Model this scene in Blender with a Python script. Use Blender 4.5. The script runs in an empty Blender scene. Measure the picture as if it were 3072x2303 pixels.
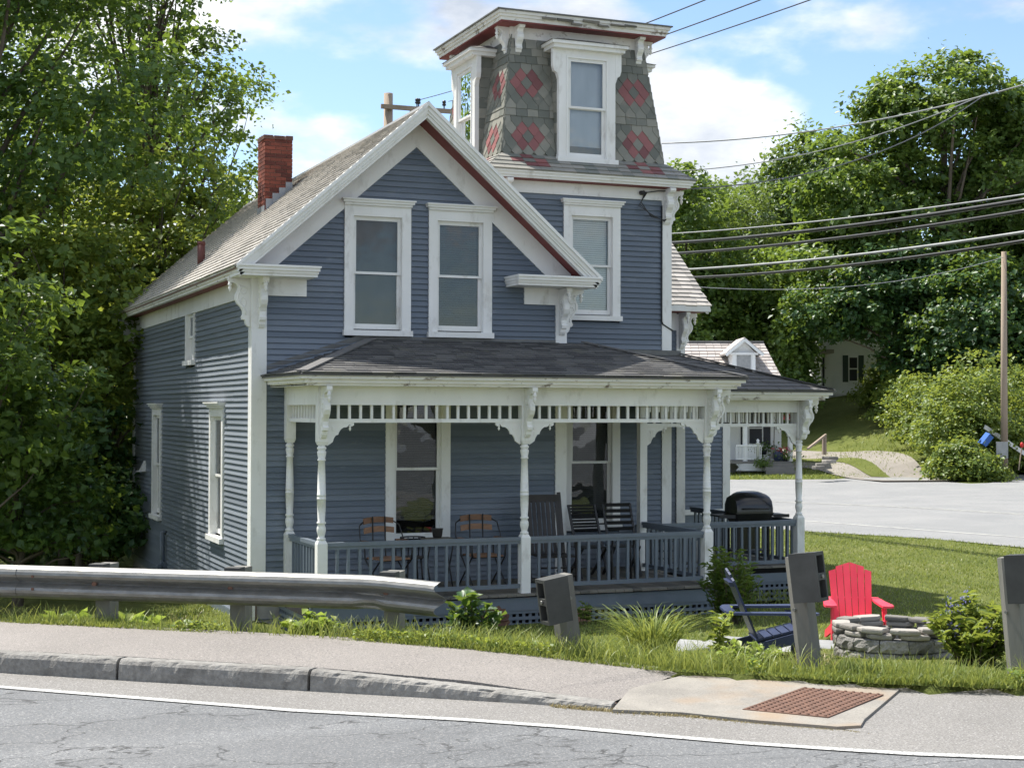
import bpy, math, random
import numpy as np
from mathutils import Vector, Matrix

# ------------------------------------------------------------------ camera, sky, sun, exposure
SC = bpy.context.scene
COL = SC.collection
rad = math.radians
cam = bpy.data.cameras.new("camera"); cam.lens = 53.9; cam.sensor_width = 36; cam.clip_start = .1; cam.clip_end = 3000
camo = bpy.data.objects.new("camera", cam); COL.objects.link(camo)
YAW, PITCH, ROLL = rad(22.25), rad(1.0), rad(0.15)
_f = Vector((math.sin(YAW)*math.cos(PITCH), math.cos(YAW)*math.cos(PITCH), math.sin(PITCH)))
_r = Vector((math.cos(YAW), -math.sin(YAW), 0)); _u = _r.cross(_f)
_r2 = _r*math.cos(ROLL)+_u*math.sin(ROLL); _u2 = -_r*math.sin(ROLL)+_u*math.cos(ROLL)
M = Matrix(((_r2.x, _u2.x, -_f.x, 0), (_r2.y, _u2.y, -_f.y, 0), (_r2.z, _u2.z, -_f.z, 1.9), (0, 0, 0, 1)))
camo.matrix_world = M
SC.camera = camo

SUN_EL = rad(59); SUN_H = Vector((-.55, .835, 0)).normalized()
SDIR = Vector((SUN_H.x*math.cos(SUN_EL), SUN_H.y*math.cos(SUN_EL), math.sin(SUN_EL)))
sun = bpy.data.lights.new("sun", 'SUN'); sun.energy = 4.9; sun.angle = rad(.53); sun.color = (1, .955, .88)
suno = bpy.data.objects.new("sun", sun); COL.objects.link(suno)
suno.rotation_euler = SDIR.to_track_quat('Z', 'Y').to_euler(); suno.location = (0, 0, 60)

w = bpy.data.worlds.new("World"); SC.world = w; w.use_nodes = True
NT = w.node_tree; NT.nodes.clear()
def wn(t, **k):
    n = NT.nodes.new(t)
    for a, b in k.items(): setattr(n, a, b)
    return n
def wl(a, b): NT.links.new(a, b)
sky = wn('ShaderNodeTexSky', sky_type='NISHITA', sun_disc=False, sun_elevation=SUN_EL,
         sun_rotation=math.atan2(SUN_H.x, SUN_H.y), altitude=200, air_density=1.0, dust_density=.5, ozone_density=1.0)
tc = wn('ShaderNodeTexCoord'); sep = wn('ShaderNodeSeparateXYZ'); wl(tc.outputs['Generated'], sep.inputs[0])
def wm(op, a, b=None):
    n = wn('ShaderNodeMath', operation=op)
    for i, v in enumerate((a, b)):
        if v is None: continue
        if isinstance(v, (int, float)): n.inputs[i].default_value = v
        else: wl(v, n.inputs[i])
    return n.outputs[0]
zc = wm('MAXIMUM', sep.outputs[2], 0.0); den = wm('ADD', zc, .62)
cmb = wn('ShaderNodeCombineXYZ'); wl(wm('DIVIDE', sep.outputs[0], den), cmb.inputs[0]); wl(wm('DIVIDE', sep.outputs[1], den), cmb.inputs[1])
wl(wm('MULTIPLY', zc, 2.0), cmb.inputs[2])
def wnoise(scale, detail, rough, off):
    mp = wn('ShaderNodeMapping'); mp.inputs['Location'].default_value = off; wl(cmb.outputs[0], mp.inputs[0])
    n = wn('ShaderNodeTexNoise'); n.inputs['Scale'].default_value = scale; n.inputs['Detail'].default_value = detail
    n.inputs['Roughness'].default_value = rough; wl(mp.outputs[0], n.inputs['Vector']); return n.outputs[0]
n1 = wnoise(3.4, 11, .53, (3.1, .7, 0)); n2 = wnoise(1.3, 3, .5, (1.2, 5.0, 2))
cov = wm('ADD', wm('MULTIPLY', n1, .86), wm('MULTIPLY', n2, .20))
rmp = wn('ShaderNodeValToRGB'); rmp.color_ramp.elements[0].position = .495; rmp.color_ramp.elements[1].position = .585
rmp.color_ramp.interpolation = 'EASE'
wl(cov, rmp.inputs[0])
n3 = wnoise(4.5, 8, .6, (9.1, 2.2, 1))
crmp = wn('ShaderNodeValToRGB'); crmp.color_ramp.elements[0].position = .34; crmp.color_ramp.elements[1].position = .58
crmp.color_ramp.elements[0].color = (2.7, 3.0, 3.5, 1); crmp.color_ramp.elements[1].color = (5.3, 5.4, 5.5, 1); wl(n3, crmp.inputs[0])
mix = wn('ShaderNodeMix', data_type='RGBA'); wl(rmp.outputs[0], mix.inputs['Factor'])
hz = wn('ShaderNodeMix', data_type='RGBA', blend_type='MULTIPLY'); hz.inputs['Factor'].default_value = 1.
hz.inputs['B'].default_value = (.76, .80, .86, 1); wl(sky.outputs[0], hz.inputs['A'])
wl(hz.outputs['Result'], mix.inputs['A']); wl(crmp.outputs[0], mix.inputs['B'])
bg = wn('ShaderNodeBackground'); bg.inputs[1].default_value = .135; wl(mix.outputs['Result'], bg.inputs[0])
wo = wn('ShaderNodeOutputWorld'); wl(bg.outputs[0], wo.inputs[0])

SC.render.engine = 'CYCLES'
SC.view_settings.view_transform = 'Standard'; SC.view_settings.look = 'None'
SC.view_settings.exposure = .84; SC.view_settings.gamma = 1; SC.view_settings.use_curve_mapping = False
SC.cycles.use_adaptive_sampling = True; SC.cycles.adaptive_threshold = .02; SC.cycles.max_bounces = 4; SC.cycles.diffuse_bounces = 3; SC.cycles.glossy_bounces = 2; SC.cycles.transmission_bounces = 3; SC.cycles.transparent_max_bounces = 6
SC.render.resolution_x = 1024; SC.render.resolution_y = 767

RNG = random.Random(7); NR = np.random.default_rng(11)

# ------------------------------------------------------------------ materials
MATS = {}
class MN:
    def __init__(s, name):
        s.m = bpy.data.materials.new(name); s.m.use_nodes = True; s.t = s.m.node_tree; s.t.nodes.clear(); MATS[name] = s.m
        s.out = s.t.nodes.new('ShaderNodeOutputMaterial')
    def n(s, t, **k):
        o = s.t.nodes.new(t)
        for a, b in k.items(): setattr(o, a, b)
        return o
    def l(s, a, b): s.t.links.new(a, b)
    def set(s, sock, v):
        if isinstance(v, (int, float)): sock.default_value = v
        elif isinstance(v, tuple): sock.default_value = v+(1,) if len(v) == 3 and len(sock.default_value) == 4 else v
        else: s.l(v, sock)
    def noise(s, scale, detail=4, rough=.55, coord='Object', stretch=None):
        tc = s.n('ShaderNodeTexCoord'); o = tc.outputs[coord] if coord != 'World' else s.n('ShaderNodeNewGeometry').outputs['Position']
        if stretch:
            mp = s.n('ShaderNodeMapping'); mp.inputs['Scale'].default_value = stretch; s.l(o, mp.inputs[0]); o = mp.outputs[0]
        n = s.n('ShaderNodeTexNoise'); n.inputs['Scale'].default_value = scale; n.inputs['Detail'].default_value = detail
        n.inputs['Roughness'].default_value = rough; s.l(o, n.inputs['Vector']); return n.outputs[0]
    def ramp(s, fac, *stops):
        r = s.n('ShaderNodeValToRGB'); e = r.color_ramp.elements
        while len(e) < len(stops): e.new(.5)
        for i, (p, c) in enumerate(stops): e[i].position = p; e[i].color = (c+(1,)) if isinstance(c, tuple) else (c, c, c, 1)
        s.l(fac, r.inputs[0]); return r.outputs[0]
    def mix(s, fac, a, b, mode='MIX'):
        m = s.n('ShaderNodeMix', data_type='RGBA', blend_type=mode); s.set(m.inputs['Factor'], fac)
        s.set(m.inputs['A'], a); s.set(m.inputs['B'], b); return m.outputs['Result']
    def math(s, op, a, b=0.):
        m = s.n('ShaderNodeMath', operation=op); s.set(m.inputs[0], a); s.set(m.inputs[1], b); return m.outputs[0]
    def rnd(s): return s.n('ShaderNodeObjectInfo').outputs['Random']
    def bump(s, h, strength=.3, dist=.01):
        b = s.n('ShaderNodeBump'); b.inputs['Strength'].default_value = strength; b.inputs['Distance'].default_value = dist; s.l(h, b.inputs['Height']); return b.outputs[0]
    def bsdf(s, col, rough=.6, spec=.5, metal=0., normal=None, sheen=0.):
        p = s.n('ShaderNodeBsdfPrincipled'); s.set(p.inputs['Base Color'], col); s.set(p.inputs['Roughness'], rough)
        p.inputs['Specular IOR Level'].default_value = spec; p.inputs['Metallic'].default_value = metal
        if normal is not None: s.l(normal, p.inputs['Normal'])
        if sheen: p.inputs['Sheen Weight'].default_value = sheen; p.inputs['Sheen Roughness'].default_value = .45
        return p.outputs[0]
    def done(s, sh): s.l(sh, s.out.inputs[0]); return s.m

def varied(name, c1, c2, scale=3, rough=.6, spec=.5, rnd=.25, bump=.15, bscale=60, metal=0., dirt=None, dscale=2.5, dlo=.55, dhi=.72, stretch=None, bdist=.004, sheen=0.):
    s = MN(name); f = s.noise(scale, 5, .6, 'World', stretch)
    if rnd: f = s.math('ADD', s.math('MULTIPLY', f, 1-rnd), s.math('MULTIPLY', s.rnd(), rnd))
    c = s.ramp(f, (.32, c1), (.68, c2))
    if dirt: c = s.mix(s.ramp(s.noise(dscale, 6, .65, 'World', stretch), (dlo, 0.), (dhi, 1.)), c, dirt)
    nb = s.bump(s.noise(bscale, 3, .6, 'World', stretch), bump, bdist) if bump else None
    return s.done(s.bsdf(c, rough, spec, metal, nb, sheen))

varied('blue_paint', (.103, .130, .165), (.155, .186, .226), 1.6, .42, .5, .5, .3, 45, dirt=(.19, .215, .24), dscale=3.2, dlo=.60, dhi=.82, stretch=(1, 1, 2.5), sheen=.22)
varied('blue_trim_paint', (.118, .145, .178), (.15, .178, .212), 4, .4, .5, .15, .15, 60, dirt=(.12, .14, .15), dscale=7, dlo=.62, dhi=.8)
varied('white_paint', (.72, .715, .68), (.80, .795, .77), 2.0, .5, .4, .08, .12, 70, dirt=(.46, .44, .39), dscale=4.2, dlo=.56, dhi=.8, stretch=(1, 1, .5))
varied('worn_white_paint', (.68, .66, .61), (.78, .765, .72), 3, .55, .4, .1, .3, 50, dirt=(.22, .18, .14), dscale=5.5, dlo=.57, dhi=.68, stretch=(1, 1, 1.6))
varied('soffit_red', (.17, .035, .035), (.22, .05, .048), 4, .55, .4, 0, .1)
varied('roof_slate', (.315, .295, .265), (.46, .43, .39), 1.6, .62, .45, .55, .3, 30, dirt=(.25, .24, .225), dscale=2.2, dlo=.52, dhi=.75)
varied('slate_green', (.13, .137, .115), (.245, .24, .20), 4, .6, .45, .7, .35, 40, dirt=(.30, .255, .215), dscale=3.3, dlo=.6, dhi=.78)
varied('slate_red', (.17, .064, .064), (.27, .105, .10), 4, .6, .45, .6, .35, 40)
varied('skirt_slate', (.16, .17, .15), (.27, .26, .23), 4, .55, .45, .7, .35, 40)
varied('shingle', (.06, .06, .06), (.125, .122, .118), 5, .8, .35, .55, .5, 220, dirt=(.13, .125, .10), dscale=2.6, dlo=.55, dhi=.75)
varied('flashing', (.10, .10, .095), (.16, .16, .15), 4, .5, .5, 0, .2)
varied('lead', (.22, .23, .24), (.33, .34, .35), 6, .5, .5, .2, .3, 40)
varied('brick', (.095, .03, .023), (.215, .062, .04), 7, .85, .3, .6, .6, 70, dirt=(.12, .05, .04), dscale=6, dlo=.58, dhi=.75)
varied('brick_cap', (.10, .055, .045), (.16, .09, .07), 7, .85, .3, .5, .5, 60)
varied('mortar', (.17, .12, .10), (.24, .17, .14), 20, .95, .2, 0, .4)
varied('rust_pipe', (.09, .028, .022), (.14, .045, .035), 5, .6, .4, 0, .2)
varied('concrete', (.30, .29, .27), (.42, .405, .38), 5, .85, .3, 0, .4, 80, dirt=(.2, .185, .16), dscale=3)
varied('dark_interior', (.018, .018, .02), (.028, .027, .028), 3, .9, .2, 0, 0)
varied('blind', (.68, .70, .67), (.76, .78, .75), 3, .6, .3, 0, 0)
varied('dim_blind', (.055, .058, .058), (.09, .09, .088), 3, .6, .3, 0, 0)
varied('curtain', (.60, .63, .65), (.76, .78, .80), 2.5, .8, .2, 0, .2, 12, stretch=(1, 1, .3))
varied('porch_wood', (.12, .115, .10), (.20, .185, .155), 3, .8, .3, .5, .4, 40, stretch=(6, 1, 1))
varied('chair_wood', (.20, .105, .058), (.30, .17, .10), 9, .6, .4, .3, .3, 40, stretch=(1, 5, 5))
varied('black_iron', (.012, .012, .013), (.022, .022, .022), 9, .45, .5, 0, .1)
varied('dark_wood', (.022, .019, .018), (.045, .038, .034), 6, .5, .4, .2, .2)
varied('grill_enamel', (.012, .012, .013), (.016, .016, .017), 4, .22, .6, 0, 0)
varied('red_plastic', (.70, .040, .075), (.82, .065, .105), 3, .42, .45, .12, .06, 120)
varied('navy_plastic', (.020, .030, .075), (.034, .046, .105), 3, .4, .5, .12, .06, 120)
varied('weathered_post', (.15, .145, .13), (.25, .24, .215), 4, .85, .3, .2, .6, 30, stretch=(1, 1, .15), dirt=(.09, .10, .075), dscale=4, dlo=.5, dhi=.75)
varied('dark_block', (.055, .055, .052), (.085, .085, .08), 4, .8, .3, .2, .4, 40)
varied('block_steel', (.035, .036, .034), (.06, .062, .058), 5, .6, .4, .2, .2, 40)
varied('pole_wood', (.22, .17, .125), (.36, .29, .225), 2, .9, .3, .1, .6, 20, stretch=(1, 1, .1))
varied('far_slate', (.36, .325, .30), (.50, .455, .425), 2, .6, .4, .6, .2, 20)
varied('far_white', (.70, .72, .73), (.78, .79, .80), 1, .6, .4, .1, 0)
varied('far_dark', (.014, .016, .022), (.022, .026, .035), 1, .5, .4, 0, 0)
varied('far_green', (.03, .05, .045), (.045, .07, .06), 1, .5, .4, 0, 0)
varied('far_deck', (.17, .165, .155), (.26, .25, .235), 1, .8, .3, .2, 0)
varied('stone_block', (.19, .183, .17), (.34, .325, .30), 9, .9, .3, .4, 1.0, 55, dirt=(.17, .165, .15), dscale=14, dlo=.5, dhi=.7, bdist=.02)
varied('cap_stone', (.17, .16, .142), (.34, .315, .28), 7, .85, .3, .75, .6, 60, bdist=.01)
varied('flagstone', (.22, .225, .22), (.34, .34, .33), 5, .8, .3, .5, .4, 40)
varied('granite', (.17, .163, .15), (.29, .28, .258), 26, .85, .3, .15, .8, 60, dirt=(.115, .108, .098), dscale=3.5, dlo=.5, dhi=.75, bdist=.01)
varied('bark', (.075, .06, .045), (.16, .135, .105), 3, .95, .2, .2, .8, 25, stretch=(1, 1, .25), bdist=.03)
varied('twig', (.085, .07, .05), (.15, .125, .09), 5, .9, .2, 0, 0)
varied('wire_black', (.02, .02, .02), (.03, .03, .03), 3, .4, .5, 0, 0)
varied('wire_grey', (.25, .26, .26), (.34, .35, .35), 3, .5, .5, 0, 0)
varied('blue_box', (.02, .09, .32), (.03, .12, .40), 2, .45, .4, 0, 0)
varied('terracotta', (.32, .17, .12), (.42, .23, .17), 4, .8, .3, 0, .2)
varied('rust_iron', (.10, .055, .038), (.17, .09, .06), 14, .8, .4, 0, .4)
varied('bright_red', (.5, .02, .02), (.6, .03, .03), 2, .5, .4, 0, 0)
varied('pale_plastic', (.6, .6, .58), (.7, .7, .68), 3, .5, .4, 0, 0)

# galvanised steel
s = MN('galvanised'); f = s.noise(5, 6, .7, 'World', (1, 1, 3)); c = s.ramp(f, (.35, (.17, .17, .16)), (.65, (.26, .26, .245)))
c = s.mix(s.ramp(s.noise(26, 4, .7, 'World', (.5, .5, 2)), (.55, 0.), (.70, .6)), c, (.20, .17, .12))
s.done(s.bsdf(c, .42, .5, .6, s.bump(s.noise(70, 2, .5, 'World'), .12, .003)))
# glass
s = MN('window_glass'); fr = s.n('ShaderNodeFresnel'); fr.inputs[0].default_value = 1.46
tr = s.n('ShaderNodeBsdfTransparent'); tr.inputs[0].default_value = (.94, .95, .945, 1); gl = s.n('ShaderNodeBsdfGlossy'); gl.inputs['Roughness'].default_value = .015
gl.inputs[0].default_value = (.95, .97, 1, 1)
s.l(s.bump(s.noise(2.2, 2, .5, 'World'), .10, .05), gl.inputs['Normal'])
mx = s.n('ShaderNodeMixShader'); s.l(fr.outputs[0], mx.inputs[0]); s.l(tr.outputs[0], mx.inputs[1]); s.l(gl.outputs[0], mx.inputs[2]); s.done(mx.outputs[0])
# asphalt road with cracks
def asphalt(name, ca, cb, crack=True, agg=(.40, .39, .375)):
    s = MN(name); big = s.noise(.55, 5, .6, 'World'); c = s.ramp(big, (.3, ca), (.7, cb))
    fine = s.noise(62, 3, .7, 'World'); c = s.mix(s.ramp(fine, (.54, 0.), (.64, .62)), c, agg)
    c = s.mix(s.ramp(s.noise(75, 3, .6, 'World'), (.36, .75), (.46, 0.)), c, (.06, .06, .06))
    if crack:
        g = s.n('ShaderNodeNewGeometry').outputs['Position']; mp = s.n('ShaderNodeMapping'); mp.inputs['Scale'].default_value = (1.0, 1.7, 1); mp.inputs['Rotation'].default_value = (0, 0, .65); s.l(g, mp.inputs[0])
        nz = s.n('ShaderNodeTexNoise'); nz.inputs['Scale'].default_value = 3.5; nz.inputs['Detail'].default_value = 8; s.l(mp.outputs[0], nz.inputs['Vector'])
        va = s.n('ShaderNodeVectorMath', operation='SCALE'); s.l(nz.outputs['Color'], va.inputs[0]); va.inputs['Scale'].default_value = .55
        vb = s.n('ShaderNodeVectorMath', operation='ADD'); s.l(mp.outputs[0], vb.inputs[0]); s.l(va.outputs[0], vb.inputs[1])
        vo = s.n('ShaderNodeTexVoronoi', feature='DISTANCE_TO_EDGE'); vo.inputs['Scale'].default_value = .8; s.l(vb.outputs[0], vo.inputs['Vector'])
        cr = s.ramp(vo.outputs['Distance'], (.003, 1.), (.014, 0.))
        msk = s.ramp(s.noise(.9, 3, .6, 'World'), (.40, 0.), (.50, 1.))
        c = s.mix(s.math('MULTIPLY', cr, msk), c, (.04, .04, .04))
        v2 = s.n('ShaderNodeTexVoronoi', feature='DISTANCE_TO_EDGE'); v2.inputs['Scale'].default_value = 2.1; s.l(vb.outputs[0], v2.inputs['Vector'])
        c2 = s.ramp(v2.outputs['Distance'], (.004, 1.), (.022, 0.)); k2 = s.ramp(s.noise(.6, 3, .6, 'World'), (.50, 0.), (.60, .8)); c = s.mix(s.math('MULTIPLY', c2, k2), c, (.055, .055, .055))
        st = s.n('ShaderNodeMapping'); st.inputs['Rotation'].default_value = (0, 0, .68); st.inputs['Scale'].default_value = (.25, 2.2, 1); s.l(g, st.inputs[0])
        sn = s.n('ShaderNodeTexNoise'); sn.inputs['Scale'].default_value = .9; sn.inputs['Detail'].default_value = 4; s.l(st.outputs[0], sn.inputs['Vector'])
        c = s.mix(s.ramp(sn.outputs[0], (.42, .28), (.62, 0.)), c, (.07, .072, .075))
    s.done(s.bsdf(c, .82, .35, 0, s.bump(fine, .5, .004)))
asphalt('asphalt', (.125, .131, .136), (.165, .17, .173))
asphalt('shoulder_asphalt', (.165, .157, .145), (.215, .205, .19), False)
asphalt('sidewalk_asphalt', (.18, .165, .15), (.235, .215, .197), False, (.40, .365, .335))
asphalt('far_asphalt', (.20, .205, .205), (.255, .255, .25), False)
asphalt('gravel', (.20, .182, .158), (.27, .245, .215), False, (.40, .37, .33))
s = MN('apron_concrete'); c = s.ramp(s.noise(2.2, 5, .6, 'World'), (.35, (.20, .187, .166)), (.65, (.275, .257, .225)))
c = s.mix(s.ramp(s.noise(62, 3, .7, 'World'), (.55, 0.), (.65, .45)), c, (.38, .36, .32)); c = s.mix(s.ramp(s.noise(70, 3, .6, 'World'), (.35, .5), (.43, 0.)), c, (.09, .085, .08))
c = s.mix(s.ramp(s.noise(1.6, 3, .5, 'World'), (.50, 0.), (.72, .6)), c, (.30, .205, .12)); s.done(s.bsdf(c, .85, .3, 0, s.bump(s.noise(90, 2, .6, 'World'), .35, .004)))
s = MN('line_paint'); c = s.mix(s.ramp(s.noise(38, 5, .7, 'World'), (.50, 0.), (.60, 1.)), (.46, .46, .44), (.19, .19, .185)); s.done(s.bsdf(c, .7, .35, 0, s.bump(s.noise(95, 2, .6, 'World'), .4, .004)))
s = MN('far_line_paint'); c = s.mix(s.ramp(s.noise(3, 5, .7, 'World'), (.45, 0.), (.62, 1.)), (.48, .475, .44), (.26, .26, .255)); s.done(s.bsdf(c, .7))
# ground
s = MN('lawn'); a = s.noise(.35, 5, .6, 'World'); b = s.noise(9, 4, .7, 'World')
c = s.ramp(s.math('ADD', s.math('MULTIPLY', a, .6), s.math('MULTIPLY', b, .4)), (.34, (.07, .09, .02)), (.52, (.12, .14, .035)), (.68, (.18, .18, .065)))
c = s.mix(s.ramp(s.noise(2.3, 5, .7, 'World'), (.66, 0.), (.78, .6)), c, (.20, .16, .10))
s.done(s.bsdf(c, .95, .15, 0, s.bump(s.noise(40, 4, .7, 'World'), 1.0, .03)))
# leaves: attribute 'v' gives each leaf its own tone
def leafmat(name, dark, mid, light, trans=.45, gloss=.35, tcol=None):
    s = MN(name); at = s.n('ShaderNodeAttribute'); at.attribute_name = 'v'
    c = s.ramp(at.outputs['Fac'], (.0, dark), (.5, mid), (1., light))
    d = s.n('ShaderNodeBsdfPrincipled'); s.l(c, d.inputs['Base Color']); d.inputs['Roughness'].default_value = gloss+.1; d.inputs['Specular IOR Level'].default_value = .45
    t = s.n('ShaderNodeBsdfTranslucent'); tcv = s.mix(.65, c, tcol or (.33, .44, .05), 'MIX'); s.l(tcv, t.inputs[0])
    mx = s.n('ShaderNodeMixShader'); mx.inputs[0].default_value = trans; s.l(d.outputs[0], mx.inputs[1]); s.l(t.outputs[0], mx.inputs[2]); s.done(mx.outputs[0])
leafmat('leaf_maple', (0.0336, 0.0808, 0.0219), (0.0643, 0.1294, 0.0281), (0.1103, 0.1888, 0.0406), .36)
leafmat('leaf_bright', (0.0759, 0.1418, 0.0278), (0.1328, 0.2164, 0.0418), (0.2213, 0.2911, 0.0626), .5, tcol=(.42, .45, .06))
leafmat('leaf_dark', (0.0195, 0.0598, 0.0227), (0.0358, 0.0934, 0.0293), (0.065, 0.1401, 0.0358), .3)
leafmat('leaf_mid', (0.0485, 0.0993, 0.0228), (0.0883, 0.154, 0.0342), (0.1426, 0.2138, 0.0513), .4)
leafmat('leaf_forest', (0.04, 0.0845, 0.0286), (0.0715, 0.13, 0.04), (0.1073, 0.1706, 0.0543), .36)
leafmat('leaf_willow', (.06, .10, .04), (.09, .135, .055), (.12, .17, .07), .4)
leafmat('leaf_shrub', (0.0775, 0.1305, 0.026), (0.1313, 0.203, 0.039), (0.1938, 0.261, 0.0585), .45, tcol=(.38, .42, .06))
leafmat('grass_blade', (0.0907, 0.1487, 0.0259), (0.1685, 0.2349, 0.0441), (0.2981, 0.3445, 0.1037), .42, tcol=(.40, .41, .08))
leafmat('lawn_blade', (0.1032, 0.1541, 0.0295), (0.1843, 0.243, 0.0502), (0.295, 0.3267, 0.1032), .4, tcol=(.36, .39, .07))
leafmat('hosta_leaf', (.12, .20, .03), (.26, .34, .06), (.38, .42, .13), .45)
leafmat('dry_stalk', (.20, .16, .08), (.30, .25, .13), (.42, .36, .2), .3, tcol=(.4, .33, .15))
leafmat('purple_flower', (.16, .16, .42), (.24, .24, .52), (.36, .34, .6), .4, tcol=(.3, .3, .6))
leafmat('red_flower', (.3, .03, .05), (.42, .05, .07), (.5, .1, .12), .4, tcol=(.5, .1, .1))

# ------------------------------------------------------------------ mesh helpers
ORG = Vector((0, 0, 0))
class MB:
    def __init__(s): s.v = []; s.f = []; s.sm = []
    def add(s, vs, fs, smooth=False):
        o = len(s.v); s.v += [tuple(p) for p in vs]; s.f += [tuple(i+o for i in f) for f in fs]; s.sm += [smooth]*len(fs); return s
    def hexa(s, p):   # 8 points: bottom 4 ccw, top 4 ccw
        return s.add(p, [(3, 2, 1, 0), (4, 5, 6, 7), (0, 1, 5, 4), (1, 2, 6, 5), (2, 3, 7, 6), (3, 0, 4, 7)])
    def box(s, a, b):
        x0, y0, z0 = a; x1, y1, z1 = b
        return s.hexa([(x0, y0, z0), (x1, y0, z0), (x1, y1, z0), (x0, y1, z0), (x0, y0, z1), (x1, y0, z1), (x1, y1, z1), (x0, y1, z1)])
    def obox(s, c, ux, uy, uz, hx, hy, hz):
        c = Vector(c); ux = Vector(ux); uy = Vector(uy); uz = Vector(uz); P = []
        for k in (-1, 1):
            for i, j in ((-1, -1), (1, -1), (1, 1), (-1, 1)): P.append(c+ux*(i*hx)+uy*(j*hy)+uz*(k*hz))
        return s.hexa(P)
    def beam(s, a, b, wd, th, up=(0, 0, 1)):
        a = Vector(a); b = Vector(b); d = (b-a); L = d.length; d.normalize(); up = Vector(up); sd = d.cross(up)
        if sd.length < 1e-4: sd = d.cross(Vector((0, 1, 0)))
        sd.normalize(); u2 = sd.cross(d)
        return s.obox((a+b)/2, d, sd, u2, L/2, wd/2, th/2)
    def prism(s, poly, vec):
        n = len(poly); vec = Vector(vec); A = [Vector(p) for p in poly]; B = [p+vec for p in A]
        return s.add(A+B, [tuple(range(n-1, -1, -1)), tuple(range(n, 2*n))]+[(i, (i+1) % n, n+(i+1) % n, n+i) for i in range(n)])
    def tube(s, pts, r, n=8, cap=True, smooth=True):
        pts = [Vector(p) for p in pts]; k = len(pts); rs = r if isinstance(r, (list, tuple)) else [r]*k; V = []; up = None
        for i, p in enumerate(pts):
            d = (pts[min(i+1, k-1)]-pts[max(i-1, 0)]).normalized()
            if up is None: up = Vector((0, 0, 1)) if abs(d.z) < .9 else Vector((1, 0, 0))
            sd = d.cross(up).normalized(); up = sd.cross(d).normalized()
            for j in range(n):
                a = 2*math.pi*j/n; V.append(p+sd*(math.cos(a)*rs[i])+up*(math.sin(a)*rs[i]))
        F = [(i*n+j, i*n+(j+1) % n, (i+1)*n+(j+1) % n, (i+1)*n+j) for i in range(k-1) for j in range(n)]
        s.add(V, F, smooth)
        if cap:
            o = len(s.v)-len(V); s.f += [tuple(o+j for j in range(n-1, -1, -1)), tuple(o+(k-1)*n+j for j in range(n))]; s.sm += [False, False]
        return s
    def lathe(s, prof, c, n=14, smooth=True):
        c = Vector(c); V = []; k = len(prof)
        for r, z in prof:
            for j in range(n): a = 2*math.pi*j/n; V.append(c+Vector((math.cos(a)*r, math.sin(a)*r, z)))
        s.add(V, [(i*n+j, i*n+(j+1) % n, (i+1)*n+(j+1) % n, (i+1)*n+j) for i in range(k-1) for j in range(n)], smooth)
        o = len(s.v)-len(V); s.f += [tuple(o+j for j in range(n-1, -1, -1)), tuple(o+(k-1)*n+j for j in range(n))]; s.sm += [False, False]
        return s
    def build(s, name, mat, parent=None, org=None):
        o = ORG if org is None else Vector(org)
        me = bpy.data.meshes.new(name); me.from_pydata([(p[0]-o.x, p[1]-o.y, p[2]-o.z) for p in s.v], [], s.f)
        me.materials.append(MATS[mat]); me.polygons.foreach_set('use_smooth', s.sm); me.update()
        ob = bpy.data.objects.new(name, me); COL.objects.link(ob)
        if parent is not None: ob.parent = parent
        else: ob.location = o
        return ob
def tag(o, label=None, cat=None, group=None, kind=None):
    if label: o['label'] = label
    if cat: o['category'] = cat
    if group: o['group'] = group
    if kind: o['kind'] = kind
    return o
def thing(name, loc, label, cat, group=None, rz=0):
    global ORG
    o = bpy.data.objects.new(name, None); COL.objects.link(o); o.location = loc; o.rotation_euler = (0, 0, rz); o.empty_display_size = .2
    ORG = Vector(loc) if rz == 0 else Vector((0, 0, 0))
    return tag(o, label, cat, group)
def copy_tree(o, parent=None):
    c = o.copy(); COL.objects.link(c); c.parent = parent
    for ch in list(o.children): copy_tree(ch, c)
    return c
def npmesh(name, V, F, mat, attr=None, parent=None, org=None, smooth=False):
    me = bpy.data.meshes.new(name); V = np.asarray(V, dtype=np.float32); F = np.asarray(F, dtype=np.int32)
    if org is not None: V = V-np.array(org, dtype=np.float32)
    k = F.shape[1]; me.vertices.add(len(V)); me.vertices.foreach_set('co', V.ravel()); me.loops.add(F.size); me.loops.foreach_set('vertex_index', F.ravel())
    me.polygons.add(len(F)); me.polygons.foreach_set('loop_start', np.arange(0, F.size, k, dtype=np.int32))
    if smooth: me.polygons.foreach_set('use_smooth', np.ones(len(F), dtype=bool))
    if attr is not None:
        a = me.attributes.new('v', 'FLOAT', 'POINT'); a.data.foreach_set('value', np.asarray(attr, dtype=np.float32))
    me.materials.append(MATS[mat]); me.update(calc_edges=True)
    ob = bpy.data.objects.new(name, me); COL.objects.link(ob)
    if parent is not None: ob.parent = parent
    elif org is not None: ob.location = org
    return ob
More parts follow.
